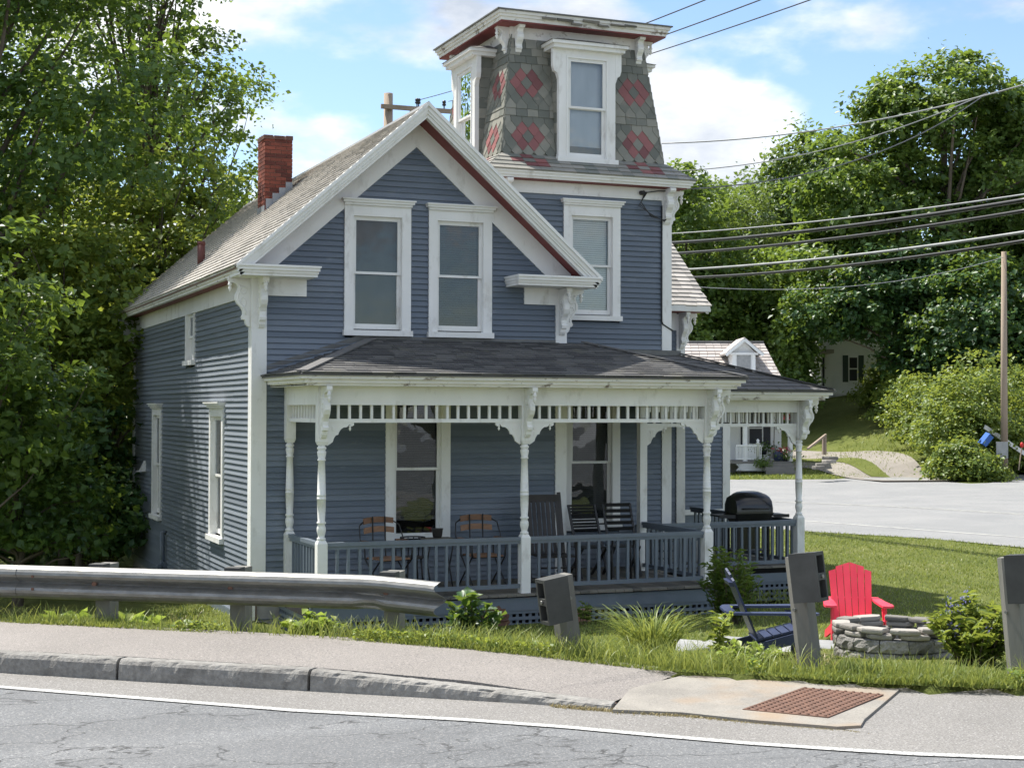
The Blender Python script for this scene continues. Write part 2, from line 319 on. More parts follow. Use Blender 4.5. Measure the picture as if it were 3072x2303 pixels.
def leaves_arrays(P, N, size, aspect=.62, fold=.18, vary=.5, tone=None, rng=NR):
    """one folded diamond leaf (4 verts, 2 tris) for each point P with normal N"""
    n = len(P); N = N/np.linalg.norm(N, axis=1, keepdims=True); r = rng.normal(size=(n, 3)); T = np.cross(N, r); T /= np.linalg.norm(T, axis=1, keepdims=True)+1e-9
    B = np.cross(N, T); sz = (size*(1+vary*rng.uniform(-1, 1, n)))[:, None]
    a = P-T*sz*.5; b = P+T*sz*.5; m = N*sz*fold
    c = P+B*sz*aspect*.5+m-T*sz*.06; d = P-B*sz*aspect*.5+m-T*sz*.06
    V = np.stack([a, c, b, d], 1).reshape(-1, 3); i = np.arange(n)*4
    F = np.concatenate([np.stack([i, i+2, i+1], 1), np.stack([i, i+3, i+2], 1)])
    t = rng.uniform(0, 1, n) if tone is None else np.clip(tone+rng.normal(0, .16, n), 0, 1)
    return V, F, np.repeat(t, 4)
# ------------------------------------------------------------------ terrain
SWB = [(-40, 45.), (-12, 25.6), (-4, 19.4), (1.04, 15.5), (2.11, 14.63), (2.95, 13.94), (3.92, 13.16), (4.69, 12.48), (5.24, 11.85), (5.89, 11.2), (6.62, 10.72), (7.25, 10.15), (8.19, 9.6), (12, 7.9), (24, 1.), (60, -24)]
def interp_poly(poly, x):
    return np.interp(x, [p[0] for p in poly], [p[1] for p in poly])
def road2_z(x, y): return -1.05-.0078*(np.asarray(y)-29.)
R2 = [(14, 70), (15.5, 55), (18.2, 42), (20.2, 35.5), (21.28, 32.56), (22.64, 29.4), (22.9, 26.5), (22.6, 20), (22.0, 12), (22.0, 3), (40, -9), (70, 0), (85, 25), (82, 62), (62.7, 72.8), (54, 63.5), (47.8, 57.1), (45.6, 55.2), (44.3, 54.9), (44.6, 57.5), (47.4, 62.6), (43.6, 62.8), (41.6, 61.5), (37.2, 63.0), (30, 67), (24, 72)]
def in_poly(poly, X, Y):
    X = np.asarray(X, float); Y = np.asarray(Y, float); ins = np.zeros(X.shape, bool); n = len(poly); j = n-1
    for i in range(n):
        xi, yi = poly[i]; xj, yj = poly[j]
        ins ^= ((yi > Y) != (yj > Y)) & (X < (xj-xi)*(Y-yi)/(yj-yi+1e-12)+xi); j = i
    return ins
CTRL = [(x, y, z) for (x, y), z in zip(SWB, [-.1, -.14, -.15, -.15, -.15, -.155, -.16, -.17, -.19, -.21, -.22, -.23, -.24, -.25, -.35, -.8])]
CTRL += [(9.05, 12.5, -.47), (10.1, 14.5, -.68), (7.84, 12.77, -.46), (5, 18.3, -.95), (8, 18.6, -.96), (11, 18.6, -.96), (13, 20.7, -.95), (15, 22, -.97), (14.5, 25, -1.0),
         (4, 20.5, -1.0), (3.5, 26, -1.25), (4, 32, -1.35), (0, 20, -.9), (-5, 26, -1.4), (0, 35, -1.9), (2, 42, -2.2), (-12, 45, -2.4), (10, 40, -1.3), (18, 25, -1.02), (17, 18, -.9), (13, 12, -.55), (18, 8, -.6),
         (7, 15, -.62), (5.4, 14.5, -.45), (3, 16.5, -.55), (20, 70, -1.3), (35, 70, -1.25), (44, 71, -1.25), (40, 85, -.4), (50, 72, -.3), (52, 80, .4), (61, 89, 3.2), (54, 100, 2.2), (70, 95, 4), (48, 64, -.6), (50, 61.5, -.2), (55, 70, 1.2), (49.5, 58.5, -.6), (62, 78, 2.2),
         (30, 110, 0), (90, 110, 9), (60, 140, 7), (20, 150, 1), (-40, 80, -3), (-40, 150, -2), (120, 60, 6), (150, 140, 14), (60, 220, 14), (-60, 250, 4), (200, 250, 18), (-120, 60, -2), (-100, 100, -2)]
CTRL += [(x, y, float(road2_z(x, y))) for x, y in R2 if 0 < y] + [(24, 34, -1.09), (30, 45, -1.17), (38, 50, -1.2), (30, 25, -1.02), (24, 20, -1.0), (60, 30, -1.0)]
_C = np.array(CTRL)
def _tps(r2): return np.where(r2 > 0, r2*np.log(np.maximum(r2, 1e-12))*.5, 0)
_n = len(_C); _A = np.zeros((_n+3, _n+3)); _d2 = ((_C[:, None, :2]-_C[None, :, :2])**2).sum(-1); _A[:_n, :_n] = _tps(_d2)+np.eye(_n)*.05
_A[:_n, _n] = 1; _A[:_n, _n+1:] = _C[:, :2]; _A[_n, :_n] = 1; _A[_n+1:, :_n] = _C[:, :2].T
_w = np.linalg.solve(_A, np.concatenate([_C[:, 2], [0, 0, 0]]))
def gz(x, y):
    x = np.atleast_1d(np.asarray(x, float)).ravel(); y = np.atleast_1d(np.asarray(y, float)).ravel(); out = np.zeros(len(x))
    for i in range(0, len(x), 20000):
        d2 = (x[i:i+20000, None]-_C[None, :, 0])**2+(y[i:i+20000, None]-_C[None, :, 1])**2
        out[i:i+20000] = _tps(d2)@_w[:_n]+_w[_n]+_w[_n+1]*x[i:i+20000]+_w[_n+2]*y[i:i+20000]
    return np.clip(out, -6, 40)
def g1(x, y): return float(gz([x], [y])[0])

xs = np.concatenate([np.linspace(-400, -40, 14), np.linspace(-37, -7, 13), np.arange(-5, 28, .3), np.arange(28, 72, .9), np.linspace(75, 160, 22), np.linspace(180, 600, 16)])
ys = np.concatenate([np.linspace(-60, 4, 8), np.arange(6, 36, .3), np.arange(36, 100, .9), np.linspace(105, 220, 24), np.linspace(240, 900, 18)])
GX, GY = np.meshgrid(xs, ys); Z = gz(GX.ravel(), GY.ravel()).reshape(GX.shape)
far = np.clip((np.hypot(GX, GY)-230)/200, 0, 1); Z = Z*(1-far)+far*np.clip(Z, -5, 20)
edge = interp_poly(SWB, GX)
Z = Z+.012*np.sin(GX*5.1+GY*2.3)*np.sin(GY*4.3-GX*1.7)
Z = np.where(GY < edge-.12, -.55, Z); Z = np.where((GY < edge-.12) & (GX < 4.7), -.5, Z)
inr = in_poly(R2, GX, GY); Z = np.where(inr, np.minimum(Z, road2_z(GX, GY)-.06), Z)
hx = (GX > 5.0) & (GX < 13.5) & (GY > 19.6) & (GY < 31.5); Z = np.where(hx, Z-.5, Z)
nx = len(xs); I = np.arange((len(ys)-1)*(nx-1)); r = I//(nx-1); c = I % (nx-1); a = r*nx+c
tag(npmesh('ground', np.stack([GX, GY, Z], -1).reshape(-1, 3), np.stack([a, a+1, a+nx+1, a+nx], 1), 'lawn', smooth=True), kind='structure')

ORG = Vector((0, 0, 0))
# near road: one sheet, reaches under the verge
rd = MB(); top = [(x, y+.35) for x, y in SWB]; base = [(60, -80), (-40, -80)]
rd.add([(x, y, -.3) for x, y in top+base], [tuple(range(len(top)+2))[::-1]]); 
tag(rd.build('road', 'asphalt'), kind='structure')
# lighter shoulder between edge line and kerb
def strip(L, Rr, zl, zr):
    m = MB(); n = len(L); V = [(x, y, z) for (x, y), z in zip(L, zl)]+[(x, y, z) for (x, y), z in zip(Rr, zr)]
    return m.add(V, [(i, i+1, n+i+1, n+i) for i in range(n-1)])
WL = [(-14, 26.1), (-5.0, 18.15), (.87, 12.8), (1.87, 11.88), (2.8, 11.02), (3.85, 10.24), (4.42, 9.74), (4.88, 9.26), (5.31, 8.84), (5.71, 8.51), (6.14, 8.17), (6.75, 7.8), (9, 6.6), (14, 4.2)]
def offset(poly, d):
    out = []
    for i, p in enumerate(poly):
        a = Vector(poly[max(i-1, 0)]); b = Vector(poly[min(i+1, len(poly)-1)]); t = (b-a).normalized(); out.append((p[0]-t.y*d, p[1]+t.x*d))
    return out
KB = [(-14, 26.6), (-5.0, 18.75), (.91, 13.5), (1.77, 12.79), (3.09, 11.75), (4.12, 10.93), (4.5, 10.62), (4.96, 10.18), (5.35, 9.85), (5.75, 9.35), (6.15, 8.98), (7, 8.3), (9.4, 7.1), (14, 4.6)]
tag(strip(WL, KB, [-.296]*14, [-.296]*14).build('road_shoulder', 'shoulder_asphalt'), kind='structure')
tag(strip(offset(WL, -.046), offset(WL, .046), [-.292]*14, [-.292]*14).build('edge_line', 'line_paint'), kind='structure')
# sidewalk
SF = [(-14, 26.75), (-5, 18.95), (.93, 13.7), (1.82, 13.0), (3.14, 11.95), (4.18, 11.1), (4.62, 10.72), (5.06, 10.36)]
SBk = [(-12, 25.75), (-4, 19.55), (1.1, 15.62), (2.2, 14.72), (3.98, 13.28), (5.3, 11.98), (5.95, 11.32), (6.06, 11.2)]
zt = [-.135, -.135, -.135, -.135, -.14, -.18, -.225, -.274]; zb = [-.13, -.13, -.13, -.13, -.14, -.175, -.215, -.255]
sw = strip(SF, SBk, zt, zb); n = len(SF)
V = [(x, y, z-.25) for (x, y), z in zip(SF, zt)]; sw.add([(x, y, z) for (x, y), z in zip(SF, zt)]+V, [(i, n+i, n+i+1, i+1) for i in range(n-1)])
tag(sw.build('sidewalk', 'sidewalk_asphalt'), kind='structure')
# kerb of granite stones
def lerp(a, b, t): return a+(b-a)*t
kerb = strip([(x+.02, y+.03) for x, y in KB[1:8]], [(x+.11, y+.13) for x, y in KB[1:8]], [-.27]*7, [-.27]*7)
kerb = tag(kerb.build('kerb', 'mortar'), kind='structure')
def kpos(t):   # t along KB x
    x = t; return x, float(interp_poly(KB, x))
def kerb_stone(x0, x1, h0, h1, seed, rough):
    rg = random.Random(seed); nseg = max(6, int((x1-x0)/.028)); prof = [(0, 0), (.003, .45), (.006, .78), (.022, .93), (.045, 1.), (.10, 1.005), (.15, 1.), (.15, 0)]; k = len(prof); V = []
    for i in range(nseg+1):
        t = i/nseg; x = lerp(x0, x1, t); y = float(interp_poly(KB, x)); h = lerp(h0, h1, t); nx_, ny_ = .63, .777
        jag = (.35*rg.uniform(0, 1)**2+.65*max(0, math.sin(x*9.1+seed)*math.sin(x*23.7+1.3*seed)))*rough*.55
        for j, (d, q) in enumerate(prof):
            dd = d+(jag*.05 if j in (2, 3) else 0)+rg.uniform(-.0016, .0016)*(rough if j < 5 else .3)
            qq = q*h-(jag*.030 if j in (3,) else 0)-(jag*.012 if j == 4 else 0)
            if i in (0, nseg): dd += .006 if j < 6 else 0
            V.append((x+nx_*dd, y+ny_*dd, -.31+qq+ (rg.uniform(-.002, .002) if j > 2 and j < 7 else 0)))
    m = MB(); m.add(V, [(i*k+j, (i+1)*k+j, (i+1)*k+j+1, i*k+j+1) for i in range(nseg) for j in range(k-1)]); o = nseg*k
    m.add(V[:k], [tuple(range(k))]); m.add(V[o:], [tuple(range(k-1, -1, -1))])
    m.build('kerb_stone', 'granite', kerb)
for i, (x0, x1, h0, h1, rr) in enumerate([(-4.6, -2.3, .175, .175, .5), (-2.28, -.2, .175, .175, .5), (-.18, 1.755, .175, .18, .7), (1.775, 3.08, .18, .175, .7), (3.10, 4.955, .172, .055, 1.3)]): kerb_stone(x0, x1, h0, h1, i, rr)
# concrete ramp apron and tactile plate
ap = MB(); P = [(4.93, 10.1), (5.35, 9.82), (5.72, 9.38), (6.12, 9.0), (6.3, 8.98), (6.45, 9.15), (7.42, 10.05), (7.0, 10.36), (6.5, 10.8), (6.08, 11.12), (5.4, 10.75)]
zz_ = lambda x, y: -.276+.020*max(0, min(1, ((x-5.6)*.54+(y-9.3)*.84)/1.4))-.022*max(0, min(1, (x-6.2)/1.0))
V_ = [(x, y, zz_(x, y)) for x, y in P]; nP = len(P); ap.add(V_+[(x, y, -.45) for x, y in P]+[(5.9, 9.95, zz_(5.9, 9.95))], [((i+1) % nP, i, 2*nP)[::-1] for i in range(nP)]+[(i, (i+1) % nP, nP+(i+1) % nP, nP+i) for i in range(nP)]); tag(ap.build('ramp_apron', 'apron_concrete'), kind='structure')
t = thing('tactile_plate', (6.4, 9.8, -.26), 'rusty brown studded iron plate set in the pale concrete ramp by the road', 'tactile plate')
A_, B_, D_ = Vector((5.8, 9.73, -.272)), Vector((6.70, 10.32, -.272)), Vector((6.22, 9.26, -.274)); U_ = B_-A_; V_ = D_-A_
m = MB(); m.prism([A_, D_, D_+U_, B_], (0, 0, .008)); m.build('plate', 'rust_iron', t)
m = MB()
for i in range(18):
    for j in range(10):
        c = A_+U_*((i+.5)/18)+V_*((j+.5)/10); m.lathe([(.016, 0), (.011, .009)], c+Vector((0, 0, .0075)), 6, False)
tag(m.build('stud_pattern', 'rust_iron', t), kind='stuff')

ORG = Vector((0, 0, 0))
m = MB(); PV = [(6.2, 8.9), (7, 8.25), (9.4, 7.05), (14, 4.55), (24, .5), (24, 1.3), (12, 8.2), (8.19, 9.9), (7.25, 10.45), (6.62, 11.0), (6.0, 11.4), (5.6, 10.6)]
m.add([(x, y, -.2955) for x, y in PV], [tuple(range(len(PV)))]); tag(m.build('drive_apron', 'shoulder_asphalt'), kind='structure')
# back road, its lines, driveway
ORG = Vector((0, 0, 0))
m = MB(); m.add([(x, y, float(road2_z(x, y))) for x, y in R2], [tuple(range(len(R2)))[::-1]]); tag(m.build('back_road', 'far_asphalt'), kind='structure')
def line2(pts, wd, name, dz=.006):
    a = offset(pts, -wd/2); b = offset(pts, wd/2); k = len(pts)
    tag(strip(a, b, [float(road2_z(*p))+dz for p in a], [float(road2_z(*p))+dz for p in b]).build(name, 'far_line_paint'), kind='structure')
line2([(17.5, 52), (21.0, 43), (23.49, 35.9), (24.31, 31.56), (24.87, 28.9), (25.1, 22), (25, 12)], .14, 'edge_line')
line2([(24, 52), (28.0, 45), (29.98, 40.6), (30.94, 36), (31.6, 30), (32, 22)], .12, 'centre_line'); line2([(24.3, 52.1), (28.3, 45.1), (30.3, 40.7), (31.25, 36), (31.9, 30), (32.3, 22)], .12, 'centre_line')
def drape_path(pts, wd, name, mat, dz=.05, n=40):
    P = np.array(pts, float); tt = np.linspace(0, len(P)-1, n); cx_ = np.interp(tt, range(len(P)), P[:, 0]); cy_ = np.interp(tt, range(len(P)), P[:, 1]); c = list(zip(cx_, cy_))
    rows = [offset(c, wd*q) for q in (-.5, -.17, .17, .5)]; V = []; 
    for rr in rows: V += [(x, y, g1(x, y)+dz) for x, y in rr]
    return MB().add(V, [(q*n+i, q*n+i+1, (q+1)*n+i+1, (q+1)*n+i) for q in range(3) for i in range(n-1)]).build(name, mat)
tag(drape_path([(43.8, 57), (45.2, 62.0), (46.6, 67), (47.4, 72), (46.8, 78), (45.2, 84), (45.6, 90), (50, 95), (57, 96)], 4.6, 'driveway', 'gravel', .06, 60), kind='structure')
tag(drape_path([(45.4, 63.0), (46.7, 67.5), (47.4, 72), (46.8, 77)], 1.0, 'driveway_grass', 'lawn', .09, 24), kind='structure')
# ------------------------------------------------------------------ the blue house
H = thing('blue_house', (7.08, 21, -.95), 'blue clapboard house with a mansard tower, brick chimney and white spindlework porch', 'house')
HO = Vector(ORG)
XL, XR, YF, YB = 4.727, 9.43, 21.0, 31.85
TX, TY = 10.27, 23.5; YT = 22.02; TXR = 11.75
FF = lambda u, n, z: (u, YF-n, z)                 # gable front
FL = lambda u, n, z: (XL-n, u, z)                 # side wall
FT = lambda u, n, z: (u, YT-n, z)                 # tower front
def fbox(m, fr, u0, u1, n0, n1, z0, z1):
    return m.hexa([fr(u0, n0, z0), fr(u1, n0, z0), fr(u1, n1, z0), fr(u0, n1, z0), fr(u0, n0, z1), fr(u1, n0, z1), fr(u1, n1, z1), fr(u0, n1, z1)])
def fpoly(m, fr, uz, n0, n1):   # polygon in wall plane, thickness n0..n1
    k = len(uz); V = [fr(u, n0, z) for u, z in uz]+[fr(u, n1, z) for u, z in uz]
    return m.add(V, [tuple(range(k-1, -1, -1)), tuple(range(k, 2*k))]+[(i, (i+1) % k, k+(i+1) % k, k+i) for i in range(k)])
def cut(ints, holes):
    for h0, h1 in holes:
        new = []
        for a, b in ints:
            if h1 <= a or h0 >= b: new.append((a, b)); continue
            if h0 > a: new.append((a, h0))
            if h1 < b: new.append((h1, b))
        ints = new
    return ints
BOARDS = []
def clad(fr, z0, z1, interval, holes, e=.082, seed=1):
    """wall sheathing plus one clapboard object for each course"""
    rg = random.Random(seed); sh = MB(); rows = []; n = int(round((z1-z0)/e)); e = (z1-z0)/n
    for i in range(n):
        a, b = z0+i*e, z0+(i+1)*e; iv = interval((a+b)/2)
        if not iv: continue
        hs = [(h[0], h[1]) for h in holes if h[2] < b-.02 and h[3] > a+.02]
        segs = cut([iv], hs); rows.append((a, b, segs))
        for u0, u1 in segs: fbox(sh, fr, u0, u1, -.06, -.03, a, b)
    wall = sh.build('wall', 'mortar', H)
    for a, b, segs in rows:
        j = rg.uniform(-.002, .002)
        for u0, u1 in segs:
            m = MB()
            k = max(1, int((u1-u0)/1.1)); P = []
            for q in range(k+1):
                u = lerp(u0, u1, q/k); w1 = rg.uniform(-.0025, .0025)*(1 if 0 < q < k else .3); P.append((u, w1))
            jj, nn_ = j, 0.; jq = rg.randrange(k) if k > 1 else -1
            for q in range(k):
                (ua, wa), (ub, wb) = P[q], P[q+1]
                if q == jq: jj = j+rg.choice((-1, 1))*rg.uniform(.002, .005); nn_ = rg.uniform(-.003, .003)
                m.hexa([fr(ua, .033+nn_+wa*.5, a+jj+wa), fr(ub, .033+nn_+wb*.5, a+jj+wb), fr(ub, -.02, a+jj+wb), fr(ua, -.02, a+jj+wa),
                        fr(ua, .005, b+.012), fr(ub, .005, b+.012), fr(ub, -.02, b+.012), fr(ua, -.02, b+.012)])
            BOARDS.append((u1-u0, m, wall))
    return wall
def window(fr, ou0, ou1, oz0, oz1, cw=.135, head=.15, cap=True, blind=None, meet=.5, capw=.05, sill=.05, mull=None, sillz=.1):
    zt = oz1+head; m = MB()
    fbox(m, fr, ou0-cw, ou0, -.05, .05, oz0-.02, zt); fbox(m, fr, ou1, ou1+cw, -.05, .05, oz0-.02, zt); fbox(m, fr, ou0, ou1, -.05, .048, oz1, zt-.001)
    W = m.build('window', 'white_paint', H)
    if cap:
        m = MB(); c0, c1 = ou0-cw-capw, ou1+cw+capw
        fbox(m, fr, c0+.04, c1-.04, 0, .085, zt, zt+.035); fbox(m, fr, c0+.015, c1-.015, 0, .115, zt+.035, zt+.07); fbox(m, fr, c0, c1, 0, .14, zt+.07, zt+.09); m.build('cap', 'white_paint', W)
    m = MB(); fbox(m, fr, ou0-cw-.02, ou1+cw+.02, -.02, .095, oz0-sillz, oz0-.021); m.build('sill', 'white_paint', W)
    zm = lerp(oz0, oz1, meet); sw = .05
    for (a, b, n0, n1, t0, t1) in ((zm-.02, oz1, -.045, -.012, .035, .055), (oz0, zm+.02, -.08, -.047, .075, .035)):
        m = MB(); fbox(m, fr, ou0, ou0+sw, n0, n1, a, b); fbox(m, fr, ou1-sw, ou1, n0, n1, a, b); fbox(m, fr, ou0+sw, ou1-sw, n0+.001, n1-.001, a, a+t0); fbox(m, fr, ou0+sw, ou1-sw, n0+.001, n1-.001, b-t1, b); m.build('sash', 'white_paint', W)
        m = MB(); nn = (n0+n1)/2; fbox(m, fr, ou0+sw, ou1-sw, nn-.003, nn+.003, a+t0, b-t1); m.build('pane', 'window_glass', W)
    m = MB(); d = -.5; e = .3
    fbox(m, fr, ou0-.02-e, ou1+.02+e, d-.02, d, oz0-.02-e, oz1+.02+e); fbox(m, fr, ou0-.02-e, ou0-e, d, -.1, oz0-.02-e, oz1+.02+e); fbox(m, fr, ou1+e, ou1+.02+e, d, -.1, oz0-.02-e, oz1+.02+e); fbox(m, fr, ou0-e, ou1+e, d, -.1, oz1+e, oz1+.02+e); fbox(m, fr, ou0-e, ou1+e, d, -.1, oz0-.02-e, oz0-e)
    m.build('interior', 'dark_interior', W)
    if blind:
        kind, mat, zb = blind; m = MB(); z = oz1-.03; zlow = lerp(oz0, oz1, zb)
        if kind == 'slats':
            while z > zlow: fbox(m, fr, ou0+.05, ou1-.05, -.115, -.095, z-.004, z+.024); z -= .034
        else: fbox(m, fr, ou0+.03, ou1-.03, -.15, -.145, zlow, oz1)
        m.build('blind', mat, W)
    return W
def hole(ou0, ou1, oz0, oz1, cw=.135, head=.15): return (ou0-cw+.01, ou1+cw-.01, oz0-.09, oz1+head-.005)

# --- gable front: walls and windows
WL2 = (6.142, 6.862, 3.06, 4.665); WR2 = (7.405, 8.115, 3.06, 4.655); WL1 = (6.765, 7.475, .06, 2.06)
rake = lambda z: 2.353 if z < 3.6 else min(2.353, (6.02-z)/.879)
clad(FF, 2.35, 5.85, lambda z: (7.079-rake(z), 7.079+rake(z)), [hole(*WL2), hole(*WR2)], seed=2)
clad(FF, -.6, 2.35, lambda z: (XL, XR), [hole(*WL1)], seed=3)
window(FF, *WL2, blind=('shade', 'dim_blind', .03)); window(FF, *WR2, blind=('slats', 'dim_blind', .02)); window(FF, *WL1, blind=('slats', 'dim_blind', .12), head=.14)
# --- side wall
S1 = (22.98, 23.78, .0, 1.80); S2 = (28.55, 29.3, -.03, 1.80); S3 = (25.3, 25.95, 2.74, 3.50)
clad(FL, -1.0, 3.50, lambda z: (YF, YB), [hole(*S1), hole(*S2), hole(S3[0], S3[1], S3[2], S3[3], .06, .0)], seed=4)
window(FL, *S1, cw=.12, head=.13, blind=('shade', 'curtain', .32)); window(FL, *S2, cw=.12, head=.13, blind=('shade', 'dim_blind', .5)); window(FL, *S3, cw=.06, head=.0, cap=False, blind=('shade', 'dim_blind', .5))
m = MB(); m.box((XL-.05, YF, -1.0), (XL+.3, YB+.05, -.99)); fbox(m, FL, YF, YB, -.02, .055, -1.12, -1.0); m.build('water_table', 'blue_trim_paint', H)
m = MB(); fbox(m, FL, YF-.02, YB+.02, -.3, .02, -2.4, -1.1); fbox(m, FF, XL, XR, -.3, -.02, -1.6, -.62); m.build('foundation', 'concrete', H)
# --- corner boards and friezes
def trim(fr, u0, u1, z0, z1, n1=.042, n0=-.03, name='corner_board', mat='white_paint'):
    m = MB(); fbox(m, fr, u0, u1, n0, n1, z0, z1); return m.build(name, mat, H)
trim(FF, XL-.042, XL+.17, -.62, 3.73, .042); trim(FL, YF-.03, YF+.17, -1.0, 3.74, .041); trim(FL, YB-.15, YB+.04, -1.1, 3.74, .043)
trim(FF, XR-.15, XR+.03, -.57, 3.72, .043)
trim(FL, YF+.17, YB-.15, 3.49, 3.78, .044, name='frieze_board')
for sx in (-1, 1):     # raking friezes on the gable wall
    m = MB(); P = [(7.079, 5.70), (7.079, 6.10), (7.079+sx*2.45, 6.10-2.45*.879), (7.079+sx*2.45, 3.78), (7.079+sx*2.19, 3.78)]
    if sx > 0: P = P[::-1]
    fpoly(m, FF, P, -.03, .042+.001*sx); m.build('frieze_board', 'white_paint', H)
trim(FF, 4.90, 5.46, 3.49, 3.73, .044, name='frieze_board'); trim(FF, 8.77, 9.285, 3.48, 3.73, .044, name='frieze_board')
# --- main roof
RX, RZ, SL = 7.079, 6.26, .879
Y0, Y1 = 20.45, 32.3; EV = 2.72
def rz(x): return RZ-SL*abs(x-RX)
m = MB()
for sx in (-1, 1):
    xe = RX+sx*EV; P = [(RX, Y0+.03, RZ-.03), (xe, Y0+.03, rz(xe)-.03), (xe, Y0+.03, rz(xe)-.07), (RX, Y0+.03, RZ-.07)]
    m.prism(P, (0, Y1-Y0-.03, 0))
ROOF = m.build('roof', 'mortar', H)
m = MB()
for sx in (-1, 1):       # soffits
    xe = RX+sx*(EV-.06); P = [(RX, Y0+.1, RZ-.2), (xe, Y0+.1, rz(xe)-.2+.06), (xe, Y0+.1, rz(xe)-.17+.06), (RX, Y0+.1, RZ-.17)]; m.prism(P, (0, .5, 0))
m.box((4.42, 20.6, 3.752), (XL, Y1-.05, 3.765)); m.build('soffit', 'soffit_red', ROOF)
for sx in (-1, 1):       # stepped rake mouldings
    m = MB()
    for k, (d0, d1, yy) in enumerate(((.0, .055, Y0-.03), (.055, .12, Y0), (.12, .16, Y0+.02), (.16, .215, Y0+.045))):
        xa, xb = RX+sx*.001, RX+sx*(EV-.02*k); P = [(xa, yy, RZ-d0), (xb, yy, rz(xb)-d0), (xb, yy, rz(xb)-d1-.001), (xa, yy, RZ-d1-.001)]
        m.prism(P, (0, .1, 0))
    m.build('rake_moulding', 'white_paint', ROOF)
m = MB()                 # eave moulding on the side
for (x0, x1, z0, z1) in ((4.35, 4.47, 3.825, 3.875), (4.375, 4.47, 3.775, 3.825), (4.40, 4.47, 3.735, 3.775)): m.box((x0, Y0+.1, z0), (x1, Y1-.02, z1))
m.build('eave_moulding', 'worn_white_paint', ROOF)
m = MB()
for (x0, x1, z0, z1) in ((9.69, 9.81, 3.825, 3.875), (9.69, 9.78, 3.735, 3.825)): m.box((x0, Y0+.1, z0), (x1, 22.0, z1))
m.build('eave_moulding', 'white_paint', ROOF)
for (a, b) in ((4.36, 5.53), (8.45, 9.80)):     # cornice returns
    m = MB(); sa, sb = (1, 0) if a < 6 else (0, 1)
    for k, (i, yy, z0, z1) in enumerate(((.0, Y0-.035, 3.845, 3.872), (.03, Y0-.01, 3.80, 3.845), (.06, Y0+.02, 3.765, 3.80), (.085, Y0+.045, 3.725, 3.765))):
        m.box((a+i*.4, yy, z0), (b-i*.4, YF+.01, z1))
    m.build('cornice_return', 'white_paint', H)
# --- slates on the visible slope
def slate_quad(m, a, b, c, d, n, th=.012, lift=.012):
    """a,b lower edge, c,d upper edge; n outward normal"""
    a, b, c, d, n = map(Vector, (a, b, c, d, n)); m.hexa([a+n*lift*.2, b+n*lift*.2, c, d, a+n*(lift+th), b+n*(lift+th), c+n*th*.5, d+n*th*.5])
nrm = Vector((-SL, 0, 1)).normalized(); dn = Vector((-1, 0, -SL)).normalized(); slope_len = EV*math.sqrt(1+SL*SL); ex = .128; rowsn = int(slope_len/ex)
slates = []; rg = random.Random(5)
for i in range(rowsn):
    s1 = slope_len-i*ex+.012; s0 = max(0, s1-ex*1.35); y = Y0-.005-rg.uniform(0, .2)
    while y < Y1:
        wd = rg.choice((.18, .2, .22, .25)); ya, yb = max(y, Y0-.005), min(y+wd-.004, Y1)
        if yb-ya > .03: slates.append((ya, yb, s0+rg.uniform(-.004, .004), s1+rg.uniform(-.005, .005)))
        y += wd
slates.sort(key=lambda q: q[0]); stuff = MB()
for k, (ya, yb, s0, s1) in enumerate(slates):
    T = Vector((RX, 0, RZ-.03)); m = MB() if k < 300 else stuff
    slate_quad(m, T+dn*s1+Vector((0, yb, 0)), T+dn*s1+Vector((0, ya, 0)), T+dn*s0+Vector((0, ya, 0)), T+dn*s0+Vector((0, yb, 0)), nrm, .014, .024)
    if k < 300: m.build('roof_slate', 'roof_slate', ROOF)
tag(stuff.build('roof_slates', 'roof_slate', ROOF), kind='stuff')
m = MB(); m.prism([(RX, Y0, RZ-.03), (RX+EV, Y0, rz(RX+EV)-.03), (RX+EV, Y0, rz(RX+EV)+.005), (RX, Y0, RZ+.005)], (0, Y1-Y0, 0)); m.build('slate_slope', 'roof_slate', ROOF)
m = MB(); m.prism([(RX-.10, Y0-.02, RZ-.085), (RX, Y0-.02, RZ+.01), (RX+.1, Y0-.02, RZ-.085), (RX, Y0-.02, RZ-.02)], (0, Y1-Y0, 0)); m.build('ridge_cap', 'flashing', ROOF)
# --- chimney
CX0, CX1, CY0, CY1, CZB, CZT = 5.99, 6.47, 25.85, 26.37, 5.05, 6.56
m = MB(); m.box((CX0+.012, CY0+.012, CZB), (CX1-.012, CY1-.012, CZT-.02)); CH = m.build('chimney', 'mortar', H)
z = CZB; i = 0; bm_ = {}
while z < CZT-.02:
    for face in range(4):
        L = CX1-CX0 if face % 2 == 0 else CY1-CY0; nb = 2.5; wdt = L/nb; off = 0 if (i+face) % 2 == 0 else -wdt/2; u = off
        while u < L-.01:
            a, b = max(u, 0), min(u+wdt-.01, L)
            if b-a > .03 and not (z+.07 > CZT-.03 and rg.random() < .3):
                m = MB(); p = rg.uniform(0, .005); h = .056
                if face == 0: m.box((CX0+a, CY0-p, z), (CX0+b, CY0+.05, z+h))
                elif face == 2: m.box((CX0+a, CY1-.05, z), (CX0+b, CY1+p, z+h))
                elif face == 3: m.box((CX0-p, CY0+a+.0015, z), (CX0+.05, CY0+b-.0015, z+h))
                else: m.box((CX1-.05, CY0+a+.0015, z), (CX1+p, CY0+b-.0015, z+h))
                m.build('brick', 'brick', CH)
            u += wdt
    z += .066; i += 1
for (a, b, c, d) in ((5.97, 25.83, 6.13, 26.1), (6.15, 25.82, 6.33, 25.95), (5.98, 26.12, 6.14, 26.38), (6.36, 25.84, 6.48, 26.0)):
    m = MB(); m.box((a, b, CZT-.012), (c, d, CZT+.055+rg.uniform(-.015, .01))); m.build('cap_brick', 'brick_cap', CH)
